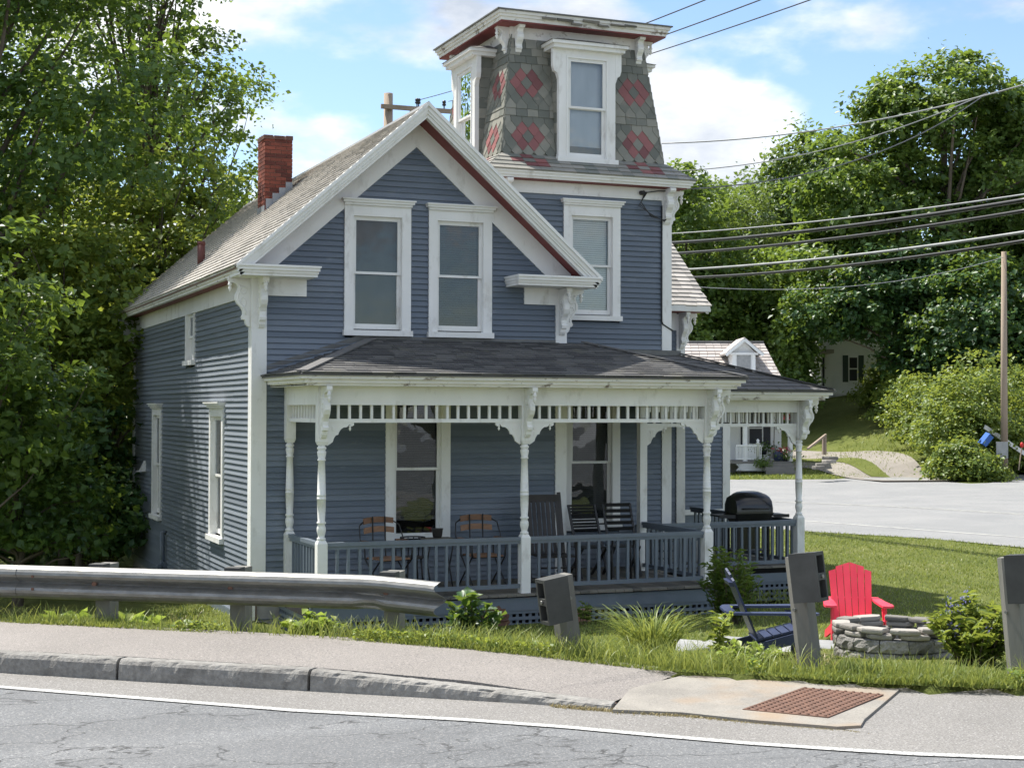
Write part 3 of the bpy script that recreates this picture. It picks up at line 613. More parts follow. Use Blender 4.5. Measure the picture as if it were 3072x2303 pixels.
for k in range(4):      # stepped lead flashing
    xa = CX0+.02+k*.115; m = MB(); m.box((xa, CY0-.012, rz(xa)-.05), (xa+.118, CY0+.002, rz(xa)+.20+.0)); m.build('flashing', 'lead', CH)
m = MB(); m.box((CX0-.014, CY0-.005, rz(CX0)-.12), (CX0+.0, CY1, rz(CX0)+.1)); m.build('flashing', 'lead', CH)
m = MB(); zb = rz(4.98); m.tube([(4.98, 26.2, zb-.15), (4.98, 26.2, zb+.34)], .065, 14); m.tube([(4.98, 26.2, zb+.30), (4.98, 26.2, zb+.355)], .07, 14); m.build('vent_pipe', 'rust_pipe', H)

# --- scroll brackets
BP = [(0, 0), (.32, 0), (.325, -.05), (.30, -.085), (.25, -.085), (.205, -.11), (.185, -.16), (.20, -.215), (.225, -.26), (.225, -.32), (.195, -.38), (.145, -.43), (.115, -.48), (.115, -.535), (.135, -.56), (.125, -.60), (.085, -.61), (.075, -.66), (.045, -.70), (0, -.71)]
def bracket(p, out, side, sc=1., th=.085, pendant=True):
    """p top at wall; out outward unit vector; side thickness direction"""
    p = Vector(p); out = Vector(out); side = Vector(side); m = MB(); up = Vector((0, 0, 1))
    poly = [p+out*(a*sc)+up*(b*sc)-side*(th/2) for a, b in BP]; m.prism(poly, side*th)
    for s_ in (-1, 1):       # raised scroll lines and volute
        q = [p+out*((a-.035)*sc)+up*(b*sc)+side*(s_*th/2) for a, b in BP[5:14]]; m.tube(q, .012*sc, 5)
        cc = p+out*(.115*sc)+up*(-.19*sc)+side*(s_*th/2); ring = [cc+out*(math.cos(k*.8)*.05*sc)+up*(math.sin(k*.8)*.05*sc) for k in range(9)]; m.tube(ring, .011*sc, 5)
        cc = p+out*(.115*sc)+up*(-.36*sc)+side*(s_*th/2); ring = [cc+out*(math.cos(k*.7)*.04*sc)+up*(math.sin(k*.7)*.07*sc) for k in range(9)]; m.tube(ring, .010*sc, 5)
    b = m.build('bracket', 'white_paint', H)
    if pendant:
        m = MB(); m.lathe([(.008, -.20), (.022, -.18), (.030, -.155), (.018, -.13), (.033, -.115), (.033, -.095), (.018, -.085), (.026, -.05), (.026, 0)] if False else [(.004, -.215), (.016, -.19), (.026, -.165), (.026, -.15), (.013, -.135), (.030, -.12), (.030, -.10), (.02, -.09), (.024, -.04)], p+out*(.295*sc), 10); m.build('pendant', 'white_paint', b)
bracket((XL+.09, YF-.03, 3.73), (0, -1, 0), (1, 0, 0), .98); bracket((XL-.03, YF+.09, 3.745), (-1, 0, 0), (0, 1, 0), .98, pendant=True)
bracket((XR-.06, YF-.03, 3.72), (0, -1, 0), (1, 0, 0), .98); bracket((XR+.03, YF+.06, 3.74), (1, 0, 0), (0, 1, 0), .95)
bracket((XL-.03, YB-.06, 3.745), (-1, 0, 0), (0, 1, 0), .98)

# --- tower: walls
TW = (10.0, 10.72, 3.43, 4.985); TW1 = (10.0, 10.72, .12, 2.06)
clad(FT, 2.72, 5.30, lambda z: (9.44 if z < 3.7 else 8.8, TXR), [hole(*TW, head=.16)], seed=6); clad(FT, -.6, 2.3, lambda z: (9.44, TXR), [hole(*TW1)], seed=7)
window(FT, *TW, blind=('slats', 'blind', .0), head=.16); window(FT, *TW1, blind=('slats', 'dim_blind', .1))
trim(FT, TXR-.14, TXR+.03, -.57, 5.33, .043)
m = MB(); m.box((8.79, YT+.8, 2.5), (TXR-.01, 24.98, 5.6)); m.build('wall', 'blue_paint', H)
trim(FT, 8.79, TXR+.03, 5.30, 5.50, .044, name='frieze_board'); trim(lambda u, n, z: (8.79-n, u, z), YT-.034, 24.98, 5.1, 5.50, .034, name='frieze_board')
trim(FT, 9.46, 11.95, 2.79, 2.88, .046, name='flashing', mat='flashing')
def ring(m, h0, h1, z0, z1):     # square band between half-widths
    for q in range(4):
        c, s_ = (1, 0, -1, 0)[q], (0, 1, 0, -1)[q]; R = lambda x, y, z: (TX+c*x-s_*y, TY+s_*x+c*y, z)
        m.add([R(-h0, -h0, z0), R(h0, -h0, z0), R(h1, -h1, z1), R(-h1, -h1, z1)], [(0, 1, 2, 3)])
    return m
def sq(m, h, z0, z1): return m.box((TX-h, TY-h, z0), (TX+h, TY+h, z1))
m = MB(); sq(m, 1.74, 5.495, 5.53); sq(m, 1.77, 5.53, 5.575); sq(m, 1.80, 5.575, 5.605); CORN = m.build('cornice', 'white_paint', H)
m = MB(); sq(m, 1.70, 5.485, 5.4949); m.build('soffit', 'soffit_red', CORN)
m = MB(); ring(m, 1.80, 1.43, 5.606, 5.90); ring(m, 1.43, 1.41, 5.90, 5.91); ring(m, 1.41, 1.165, 5.91, 7.76); MAN = m.build('mansard_roof', 'slate_green', H)
m = MB(); sq(m, 1.18, 7.74, 8.0); m.build('frieze_board', 'worn_white_paint', MAN)
m = MB(); sq(m, 1.44, 7.965, 7.985); m.build('soffit', 'soffit_red', MAN)
m = MB(); sq(m, 1.45, 7.986, 8.04); sq(m, 1.475, 8.04, 8.085); sq(m, 1.50, 8.085, 8.13); EVT = m.build('eave_moulding', 'worn_white_paint', MAN)
m = MB(); sq(m, 1.53, 8.131, 8.15); m.add([(TX-1.52, TY-1.52, 8.151), (TX+1.52, TY-1.52, 8.151), (TX+1.52, TY+1.52, 8.151), (TX-1.52, TY+1.52, 8.151), (TX, TY, 8.36)], [(0, 1, 4), (1, 2, 4), (2, 3, 4), (3, 0, 4)]); m.build('roof_sheet', 'flashing', MAN)
# lifted, split fascia boards along the weathered front edge
for k in range(7):
    xa = TX-.75+k*.24+rg.uniform(-.05, .05); m = MB(); zz = 8.03+rg.uniform(-.03, .05); L = rg.uniform(.12, .3)
    m.hexa([(xa, TY-1.515, zz), (xa+L, TY-1.53, zz-rg.uniform(.0, .03)), (xa+L, TY-1.49, zz), (xa, TY-1.49, zz), (xa, TY-1.52, zz+.03), (xa+L, TY-1.54, zz+rg.uniform(.0, .03)), (xa+L, TY-1.49, zz+.035), (xa, TY-1.49, zz+.035)]); m.build('peeling_board', 'porch_wood', EVT)
# mansard slates
TYPES = 'RRRPABAPRRPABAP'
def face_fr(q):
    c, s_ = (1, 0, -1, 0)[q], (0, 1, 0, -1)[q]
    def fr(u, n, t):     # t 0 top .. 1 bottom
        h = lerp(1.165, 1.41, t); z = lerp(7.76, 5.91, t); x, y = u, -(h+n*.99); zz = z+n*.13
        return (TX+c*x-s_*y, TY+s_*x+c*y, zz)
    return fr
sw_, nrow = .19, 15; bulk = MB()
for q in range(4):
    fr = face_fr(q); vis = q in (0, 3)
    for i in range(nrow):
        ty = TYPES[i]; t0, t1 = i/nrow-.045, (i+1)/nrow; hw = lerp(1.165, 1.41, min(1, t1)); 
        zoned = i >= 2
        for sgn in (-1, 1):
            fc = (hw+.52)/2*1.0 if vis else .9      # centre of the zone beside the dormer
            fc = .93+.045*(i/nrow)
            k0 = -6
            for k in range(-6, 7):
                st = .5 if i % 2 == (0 if i < 9 else 1) else 0.
                cu = fc+(k+st)*sw_
                u0, u1 = cu-sw_/2+.003, cu+sw_/2-.003
                lo = .50 if zoned else 0.
                u0c, u1c = max(u0, lo), min(u1, hw+.006)
                if u1c-u0c < .02: continue
                red = False
                if ty == 'A' and abs(abs(k+st)-.5) < .01: red = True
                if ty == 'B' and abs(abs(k+st)-1) < .01: red = True
                tb = t1+.004; pt = ty in 'PAB'; cl = lambda u: min(max(u, lo), lerp(1.165, 1.41, min(1, t1))+.006)
                tt = t0+RNG.uniform(0, .003); te = .030
                if pt: P = [(u0c, tt), (u1c, tt), (u1c, tb-.022), (cl(cu+.012), tb+.030), (cl(cu-.012), tb+.030), (u0c, tb-.022)]
                else: P = [(u0c, tt), (u1c, tt), (u1c, tb+RNG.uniform(-.003, .003)), (u0c, tb+RNG.uniform(-.003, .003))]
                P2 = []
                for p in P:
                    if not P2 or abs(p[0]-P2[-1][0])+abs(p[1]-P2[-1][1]) > 1e-3: P2.append(p)
                if sgn < 0: P2 = [(-u, t) for u, t in P2][::-1]
                mm = MB() if vis else bulk; kk = len(P2); ctop, cb = min(t for u, t in P2), max(t for u, t in P2)
                nn = lambda t: lerp(.004, .022, (t-ctop)/(cb-ctop+1e-6))
                Vv = [fr(u, nn(t)+.009, min(t, 1.02)) for u, t in P2]+[fr(u, 0, min(t, 1.02)) for u, t in P2]
                mm.add(Vv, [tuple(range(kk-1, -1, -1))]+[((j+1) % kk, j, kk+j, kk+(j+1) % kk)[::-1] for j in range(kk)])
                if vis: mm.build('mansard_slate', 'slate_red' if red else 'slate_green', MAN)
tag(bulk.build('mansard_slates', 'slate_green', MAN), kind='stuff')
# flared skirt slates
bulk = MB()
for q in range(4):
    c, s_ = (1, 0, -1, 0)[q], (0, 1, 0, -1)[q]; R = lambda x, y, z: Vector((TX+c*x-s_*y, TY+s_*x+c*y, z)); vis = q in (0, 3)
    nv = (R(0, -.294, .37)-R(0, 0, 0)).normalized()
    for i in range(4):
        a0, a1 = i/4-.06, (i+1)/4+.015; hb, zb_ = lerp(1.43, 1.81, a1), lerp(5.905, 5.606, a1); ht, zt_ = lerp(1.43, 1.81, max(0, a0)), lerp(5.905, 5.606, max(0, a0)); u = -hb-(.1 if i % 2 else 0)
        while u < hb:
            ua, ub = max(u, -hb), min(u+.20-.004, hb); u += .20
            if ub-ua < .02: continue
            mm = MB() if vis else bulk; f = ht/hb
            cl = lambda v: max(-ht, min(ht, v))
            slate_quad(mm, R(ua, -hb, zb_), R(ub, -hb, zb_), R(cl(ub), -ht, zt_), R(cl(ua), -ht, zt_), nv, .012, .012)
            cc = abs((ua+ub)/2); red = i in (0, 1, 2) and abs(cc-1.0) < (.12, .30, .20)[i] and not (i == 1 and abs(cc-1.0) < .1)
            if vis: mm.build('skirt_slate', 'slate_red' if red else 'skirt_slate', MAN)
tag(bulk.build('skirt_slates', 'skirt_slate', MAN), kind='stuff')
# dormers
def dormer(fr, zb=5.86):
    """fr(u, n, z): n measured outward from the tower axis plane at half 1.50"""
    m = MB(); fbox(m, fr, -.495, -.365, -.45, .0, zb+.04, 7.60); fbox(m, fr, .365, .495, -.45, .0, zb+.04, 7.60); fbox(m, fr, -.365, .365, -.45, -.002, 7.50, 7.60); fbox(m, fr, -.53, .53, -.42, .05, zb-.04, zb+.035)
    fbox(m, fr, -.62, .62, -.45, .10, 7.60, 7.66); fbox(m, fr, -.66, .66, -.45, .14, 7.66, 7.71)
    fbox(m, fr, -.365, -.335, -.06, .012, zb+.035, 7.50); fbox(m, fr, .335, .365, -.06, .012, zb+.035, 7.50); fbox(m, fr, -.335, .335, -.06, .011, 7.47, 7.50)
    D = m.build('dormer', 'white_paint', H)
    for sg in (-1, 1):
        mm = MB(); q = [(sg*.495, 7.6), (sg*.60, 7.6), (sg*.60, 7.33), (sg*.575, 7.25), (sg*.53, 7.22), (sg*.495, 7.12)]
        fpoly(mm, fr, q if sg < 0 else q[::-1], -.07, .004); mm.build('ear', 'white_paint', D)
    for (a, b, n0, n1) in ((6.68, 7.47, -.05, -.015), (zb+.035, 6.72, -.09, -.055)):
        mm = MB(); fbox(mm, fr, -.335, -.28, n0, n1, a, b); fbox(mm, fr, .28, .335, n0, n1, a, b); fbox(mm, fr, -.28, .28, n0+.001, n1-.001, a, a+(.035 if a > 6 else .085)); fbox(mm, fr, -.28, .28, n0+.001, n1-.001, b-.05, b); mm.build('sash', 'white_paint', D)
        mm = MB(); nn = (n0+n1)/2; fbox(mm, fr, -.28, .28, nn-.003, nn+.003, a+(.035 if a > 6 else .085), b-.05); mm.build('pane', 'window_glass', D)
    mm = MB(); fbox(mm, fr, -.36, .36, -.5, -.46, zb, 7.5); fbox(mm, fr, -.364, -.355, -.5, -.1, zb, 7.5); fbox(mm, fr, .355, .364, -.5, -.1, zb, 7.5); mm.build('interior', 'dark_interior', D)
    mm = MB(); fbox(mm, fr, -.33, .33, -.14, -.135, zb+.04, 7.48); mm.build('curtain', 'curtain', D)
    mm = MB(); V = [fr(-.68, .155, 7.711), fr(.68, .155, 7.711), fr(.68, -.45, 7.711), fr(-.68, -.45, 7.711), fr(-.25, -.35, 7.86), fr(.25, -.35, 7.86)]
    mm.add(V, [(0, 1, 5, 4), (1, 2, 5), (2, 3, 4, 5), (3, 0, 4), (3, 2, 1, 0)]); mm.build('dormer_roof', 'shingle', D)
    for sg in (-1, 1):
        for j in range(10):
            z0 = 5.95+j*.165; mm = MB(); fbox(mm, fr, sg*.496, sg*(.512), -.42, -.072, z0, z0+.160); mm.build('cheek_slate', 'slate_green', D)
dormer(lambda u, n, z: (TX+u, TY-1.52-n, z)); dormer(lambda u, n, z: (TX-1.52-n, TY-u, z))
dormer(lambda u, n, z: (TX+1.52+n, TY+u, z))
for sx in (-1, 1):     # tower eave brackets
    bracket((TX+sx*1.06, TY-1.18, 7.975), (0, -1, 0), (1, 0, 0), .62, .1, False)
    bracket((TX+sx*1.18, TY-1.06, 7.975), (sx, 0, 0), (0, 1, 0), .62, .1, True)
    bracket((TX+sx*1.18, TY+1.06, 7.975), (sx, 0, 0), (0, 1, 0), .62, .1, True)
    bracket((TX+sx*1.41, YT-.034, 5.48), (0, -1, 0), (1, 0, 0), .8, .1, False)
bracket((TXR+.03, YT+.07, 5.48), (1, 0, 0), (0, 1, 0), .8); bracket((8.79-.034, YT+.07, 5.48), (-1, 0, 0), (0, 1, 0), .8)
# --- rear wing and low addition
YW = 25.2; FWg = lambda u, n, z: (u, YW-n, z); XW = 13.74
clad(FWg, -.6, 3.45, lambda z: (11.7, XW), [], seed=8)
trim(FWg, XW-.15, XW+.03, -.6, 3.7, .043); trim(FWg, 11.7, XW-.15, 3.40, 3.72, .043, name='frieze_board')
m = MB(); wz = lambda y: 3.86+(y-24.82)*.85
YR = 28.5
m.prism([(9.0, 24.82, 3.84), (9.0, YR, wz(YR)-.02), (9.0, 32.2, 3.84), (9.0, 32.2, 3.76), (9.0, YR, wz(YR)-.1), (9.0, 24.82, 3.76)], (14.10-9.0, 0, 0)); WR = m.build('wing_roof', 'mortar', H)
m = MB(); m.box((11.0, 24.80, 3.735), (14.1, 24.9, 3.85)); m.box((14.06, 24.82, 3.735), (14.12, 24.95, 3.80)); m.build('eave_moulding', 'white_paint', WR)
m = MB(); m.prism([(14.03, 24.84, 3.70), (14.03, YR, wz(YR)-.16), (14.03, YR, wz(YR)-.02), (14.03, 24.84, 3.85)], (.06, 0, 0)); m.build('rake_moulding', 'white_paint', WR)
m = MB(); m.box((11.7, 24.9, 3.725), (14.05, YW, 3.734)); m.build('soffit', 'soffit_red', WR)
m = MB(); m.box((XW-.02, YW+.05, -1.2), (XW, 31.8, 3.8)); m.prism([(XW-.02, YW+.05, 3.8), (XW-.02, 31.8, 3.8), (XW-.02, YR, wz(YR)-.15)], (.02, 0, 0)); m.build('wall', 'blue_paint', H)
wn_ = Vector((0, -.85, 1)).normalized(); wd_ = Vector((0, -1, -.85)).normalized(); LW = (YR-24.82)*math.sqrt(1+.85**2)
i = 0; blk = MB()
while i*.13 < LW-.13:
    s1 = LW-i*.13+.02; s0 = s1-.17; x = 11.2-(.12 if i % 2 else 0)-rg.uniform(0, .05)
    while x < 14.12:
        wd = rg.uniform(.2, .27); xa, xb = x, min(x+wd-.005, 14.13); x += wd
        if xb-xa < .03: continue
        T = Vector((0, YR, wz(YR)-.02)); near = i < 16 and xb > 12.3; mm = MB() if near else blk; jj = rg.uniform(-.008, .008)
        slate_quad(mm, T+wd_*(s1+jj)+Vector((xa, 0, 0)), T+wd_*(s1+jj+rg.uniform(-.005, .005))+Vector((xb, 0, 0)), T+wd_*s0+Vector((xb, 0, 0)), T+wd_*s0+Vector((xa, 0, 0)), wn_, .014, .016)
        if near: mm.build('wing_slate', 'roof_slate', WR)
    i += 1
tag(blk.build('wing_slates', 'roof_slate', WR), kind='stuff')
bracket((XW-.06, YW-.033, 3.725), (0, -1, 0), (1, 0, 0), .95); bracket((XW+.03, YW+.07, 3.725), (1, 0, 0), (0, 1, 0), .9)
YA = 25.9; FA = lambda u, n, z: (u, YA-n, z)
clad(FA, .02, 2.2, lambda z: (13.77, 15.0), [], seed=9)
trim(FA, 14.98, 15.14, -.9, 2.25, .042); trim(FA, 13.77, 14.98, -.08, .02, .042, name='water_table'); trim(FA, 13.77, 14.98, 2.1, 2.25, .042, name='frieze_board')
m = MB(); fbox(m, FA, 13.77, 14.98, -.04, .0, -.9, -.08); m.build('wall_panel', 'blue_trim_paint', H)
m = MB(); m.box((13.7, YA-.15, 2.25), (15.3, 29, 2.32)); m.build('addition_roof', 'shingle', H)
m = MB(); m.box((15.12, YA+.0, -.9), (15.135, 29, 2.25)); m.build('wall', 'blue_paint', H)
m = MB(); m.box((15.42, 26.6, -.95), (15.56, 26.74, 2.2)); m.build('back_post', 'worn_white_paint', H)
m = MB(); m.lathe([(.0, -.05), (.05, -.04), (.06, 0), (.045, .05), (.0, .06)], (13.85, YA-.09, .72), 10); m.build('wall_lamp', 'pale_plastic', H)

BOARDS.sort(key=lambda q: -q[0]); bulk = MB()
for k, (L, mm, wl3) in enumerate(BOARDS):
    if k < 300: mm.build('clapboard', 'blue_paint', wl3)
    else: bulk.add(mm.v, mm.f)
tag(bulk.build('clapboards', 'blue_paint', H), kind='stuff')
# ------------------------------------------------------------------ porch (parts of the house)
ORG = HO
FZ = -.57; YP = 19.27; YP2 = 21.3; PX = [5.23, 8.07, 10.90]; X4 = 13.75
def porch_post(x, y, dz=0., half=False, zt=2.22):
    m = MB(); h = .067
    m.box((x-h, y-h, FZ), (x+h, y+h, .18)); 
    m.hexa([(x-h, y-h, .18), (x+h, y-h, .18), (x+h, y+h, .18), (x-h, y+h, .18), (x-.045, y-.045, .225), (x+.045, y-.045, .225), (x+.045, y+.045, .225), (x-.045, y+.045, .225)])
    m.lathe([(.045, .215), (.058, .235), (.058, .25), (.04, .265), (.046, .29), (.06, .345), (.058, .39), (.043, .425), (.06, .44), (.06, .455), (.046, .47), (.055, .62), (.0575, .75), (.06, .752), (.06, .765), (.0575, .767), (.0565, .80), (.0585, .802), (.0585, .812), (.056, .814), (.05, 1.05), (.0435, 1.245), (.053, 1.25), (.055, 1.262), (.045, 1.275), (.058, 1.34), (.059, 1.365), (.045, 1.385), (.06, 1.40), (.06, 1.42), (.045, 1.435), (.05, 1.46)], (x, y, 0), 16)
    m.hexa([(x-.05, y-.05, 1.45), (x+.05, y-.05, 1.45), (x+.05, y+.05, 1.45), (x-.05, y+.05, 1.45), (x-h, y-h, 1.50), (x+h, y-h, 1.50), (x+h, y+h, 1.50), (x-h, y+h, 1.50)])
    m.box((x-h, y-h, 1.50), (x+h, y+h, zt)); m.build('porch_post', 'white_paint', H)
for x in PX: porch_post(x, YP)
porch_post(5.22, YF-.09); porch_post(X4, YP2, zt=2.09)
m = MB(); m.box((PX[2]-.06, YP2-.06, FZ), (PX[2]+.06, YP2+.06, 2.1)); m.build('porch_post', 'white_paint', H)
def railing(a, b, n=None):
    a = Vector(a); b = Vector(b); L = (b-a).length; d = (b-a).normalized()
    m = MB(); m.beam(a+Vector((0, 0, .165)), b+Vector((0, 0, .165)), .075, .05); R = m.build('porch_railing', 'blue_trim_paint', H)
    m = MB(); m.beam(a+Vector((0, 0, .12)), b+Vector((0, 0, .12)), .04, .045); m.build('sub_rail', 'blue_trim_paint', R)
    m = MB(); m.beam(a+Vector((0, 0, -.475)), b+Vector((0, 0, -.475)), .05, .055); m.build('bottom_rail', 'blue_trim_paint', R)
    n = n or int(round(L/.147))
    for i in range(1, n):
        p = a+d*(L*i/n+RNG.uniform(-.006, .006)); m = MB(); m.obox(p+Vector((0, 0, -.175)), d, (-d.y, d.x, 0), (RNG.uniform(-.006, .006), 0, 1), .0185, .0185, .275); m.build('baluster', 'blue_trim_paint', R)
def frieze(a, b, zb=1.97, zt=2.22):
    a = Vector(a); b = Vector(b); L = (b-a).length; d = (b-a).normalized(); sd = Vector((-d.y, d.x, 0))
    m = MB(); m.beam(a+Vector((0, 0, (zb+zt)/2)), b+Vector((0, 0, (zb+zt)/2)), .12, zt-zb); F_ = m.build('spindle_frieze', 'white_paint', H)
    m = MB(); m.beam(a+Vector((0, 0, zb-.205)), b+Vector((0, 0, zb-.205)), .05, .05); m.build('frieze_rail', 'white_paint', F_)
    n = int(round(L/.148))
    for i in range(1, n):
        p = a+d*(L*i/n); m = MB(); m.obox(p+Vector((0, 0, zb-.09)), d, sd, (0, 0, 1), .017, .017, .0905); m.build('spindle', 'white_paint', F_)
def spandrel(p, d, zb=1.74):
    """small cut-out bracket under the frieze rail, p at the post face"""
    p = Vector(p); d = Vector(d); sd = Vector((-d.y, d.x, 0)); q = [(0, 0), (.36, 0), (.36, -.035), (.33, -.05)]
    q += [(.33-.055*k/5, -.05-.0+.028*math.sin(math.pi*k/5)) for k in range(1, 6)]
    q += [(.275-.02, -.06), (.22, -.062), (.18, -.09), (.155, -.13), (.15, -.155), (.115, -.165), (.09, -.205), (.075, -.25), (.04, -.275), (0, -.30)]
    m = MB(); m.prism([p+d*a+Vector((0, 0, zb+b))-sd*.016 for a, b in q], sd*.032); s_ = m.build('spandrel_bracket', 'white_paint', H)
    m = MB(); m.lathe([(.003, -.11), (.014, -.09), (.018, -.075), (.009, -.06), (.018, -.05), (.014, -.03)], p+d*.31+Vector((0, 0, zb)), 8); m.build('drop', 'white_paint', s_)
    m = MB(); m.tube([p+d*.09+Vector((0, 0, zb-.08))-sd*.024, p+d*.09+Vector((0, 0, zb-.08))+sd*.024], .03, 10); m.build('roundel', 'white_paint', s_)
h = .067
for a, b in ((PX[0], PX[1]), (PX[1], PX[2])):
    railing((a+h, YP, 0), (b-h, YP, 0)); frieze((a+h, YP, 0), (b-h, YP, 0))
railing((5.225, YP+h, 0), (5.225, YF-.15, 0)); frieze((5.225, YP+h, 0), (5.225, YF-.15, 0))
railing((PX[2], YP+h, 0), (PX[2], YP2-.06, 0)); frieze((PX[2], YP+h, 0), (PX[2], YP2-.06, 0))
railing((PX[2]+.06, YP2, -.045), (X4-h, YP2, -.045)); frieze((PX[2]+.06, YP2, 0), (X4-h, YP2, 0), 1.885, 2.09)
railing((X4, YP2+h, -.045), (X4, 24.88, -.045)); frieze((X4, YP2+h, 0), (X4, 24.88, 0), 1.885, 2.09)
spandrel((PX[0]+h, YP, 0), (1, 0, 0)); spandrel((PX[1]-h, YP, 0), (-1, 0, 0)); spandrel((PX[1]+h, YP, 0), (1, 0, 0)); spandrel((PX[2]-h, YP, 0), (-1, 0, 0))
spandrel((X4-h, YP2, 0), (-1, 0, 0), 1.655); spandrel((PX[2]+.07, YP2, 0), (1, 0, 0), 1.655); spandrel((PX[2], YP+h, 0), (0, 1, 0)); spandrel((X4, YP2+h, 0), (0, 1, 0), 1.655)
for x in PX: bracket((x, YP-h, 2.21), (0, -1, 0), (1, 0, 0), .95, .075)
bracket((PX[2]+h, YP, 2.21), (1, 0, 0), (0, 1, 0), .95, .075)
bracket((X4, YP2-h, 2.08), (0, -1, 0), (1, 0, 0), .9, .075); bracket((X4+h, YP2, 2.08), (1, 0, 0), (0, 1, 0), .9, .075)
# floor boards
m = MB(); m.box((5.05, YP, FZ-.2), (10.95, YF, FZ-.05)); m.box((9.45, 21.32, FZ-.2), (13.8, YW, FZ-.05)); FLO = m.build('porch_floor', 'dark_interior', H)
x = 5.08
while x < 13.85:
    w_ = .135; y0 = YP-.12 if x < 10.95 else YP2-.12; y1 = YF-.03 if x < 9.43 else (YT-.03 if x < 11.75 else YW-.03)
    m = MB(); m.box((x, y0+RNG.uniform(-.008, .008), FZ-.035+RNG.uniform(-.003, .003)), (x+w_-.006, y1, FZ+RNG.uniform(-.002, .002))); m.build('floor_board', 'porch_wood', FLO); x += w_
# skirt boards and lattice
def lattice(a, b, zt, zb, skz):
    a = Vector(a); b = Vector(b); d = (b-a).normalized(); L = (b-a).length; nrm_ = Vector((d.y, -d.x, 0))
    m = MB(); m.beam(a+Vector((0, 0, (zt+skz)/2)), b+Vector((0, 0, (zt+skz)/2)), .035, zt-skz); S_ = m.build('skirt_board', 'blue_trim_paint', H)
    m = MB(); z = skz-.02; k = 0
    while z > zb: m.beam(a+Vector((0, 0, z)), b+Vector((0, 0, z)), .012, .042); z -= .085
    i = 0.
    while i < L: p = a+d*i-nrm_*.014; m.beam(p+Vector((0, 0, zb)), p+Vector((0, 0, skz)), .042, .012, tuple(nrm_)); i += .095
    m.build('lattice', 'blue_trim_paint', S_)
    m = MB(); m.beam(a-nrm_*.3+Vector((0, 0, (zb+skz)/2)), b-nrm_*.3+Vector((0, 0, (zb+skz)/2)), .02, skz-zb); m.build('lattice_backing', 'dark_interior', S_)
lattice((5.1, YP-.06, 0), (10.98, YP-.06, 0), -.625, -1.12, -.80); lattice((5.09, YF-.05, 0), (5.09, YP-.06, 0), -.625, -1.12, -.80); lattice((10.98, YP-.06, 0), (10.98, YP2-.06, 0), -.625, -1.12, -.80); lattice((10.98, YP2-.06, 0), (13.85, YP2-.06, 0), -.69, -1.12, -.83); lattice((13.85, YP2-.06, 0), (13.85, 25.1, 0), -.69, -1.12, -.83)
# ceiling, eaves and roofs
m = MB(); m.box((4.95, 19.0, 2.221), (11.2, YF-.03, 2.235)); m.box((9.45, YF-.03, 2.10), (14.0, YW-.03, 2.115)); m.build('porch_ceiling', 'worn_white_paint', H)
EX0, EX1, EY, EZ = 4.86, 11.30, 18.86, 2.37
m = MB()
for (o, z0, z1) in ((.09, 2.215, 2.25), (.05, 2.25, 2.30), (.0, 2.30, 2.345)):
    m.box((EX0+o, EY+o, z0), (EX1-o, EY+.2, z1)); m.box((EX0+o, EY+.2, z0), (EX0+.2, YF-.03, z1)); m.box((EX1-.2, EY+.2, z0), (EX1-o, 21.6, z1))
m.build('porch_cornice', 'worn_white_paint', H)
E2X, E2Y, E2Z = 14.14, 20.9, 2.235
m = MB()
for (o, z0, z1) in ((.09, 2.08, 2.115), (.05, 2.115, 2.165), (.0, 2.165, 2.21)):
    m.box((EX1-.25, E2Y+o, z0), (E2X-o, E2Y+.2, z1)); m.box((E2X-.2, E2Y+.2, z0), (E2X-o, YW+.6, z1))
m.build('porch_cornice', 'worn_white_paint', H)
TZ = 2.91
planes = [[(EX0-.03, EY-.03, EZ), (EX1+.03, EY-.03, EZ), (9.75, YF-.005, TZ), (6.45, YF-.005, TZ)],
          [(EX0-.03, YF-.005, EZ), (EX0-.03, EY-.03, EZ), (6.45, YF-.005, TZ)],
          [(EX1+.03, EY-.03, EZ), (EX1+.03, 22.9, EZ), (9.75, 22.9, TZ), (9.75, YF-.005, TZ)]]
planes2 = [[(9.45, E2Y-.03, E2Z), (E2X+.03, E2Y-.03, E2Z), (11.95, YT-.03, 2.80), (9.45, YT-.03, 2.80)],
           [(E2X+.03, E2Y-.03, E2Z), (E2X+.03, YW+.6, E2Z), (11.95, YW+.6, 2.8), (11.95, YT-.03, 2.80)]]
m = MB()
for P in planes+planes2:
    A_ = [Vector(p)-Vector((0, 0, .03)) for p in P]; n = len(P); m.prism(A_, (0, 0, .022))
PR = m.build('porch_roof', 'shingle', H)
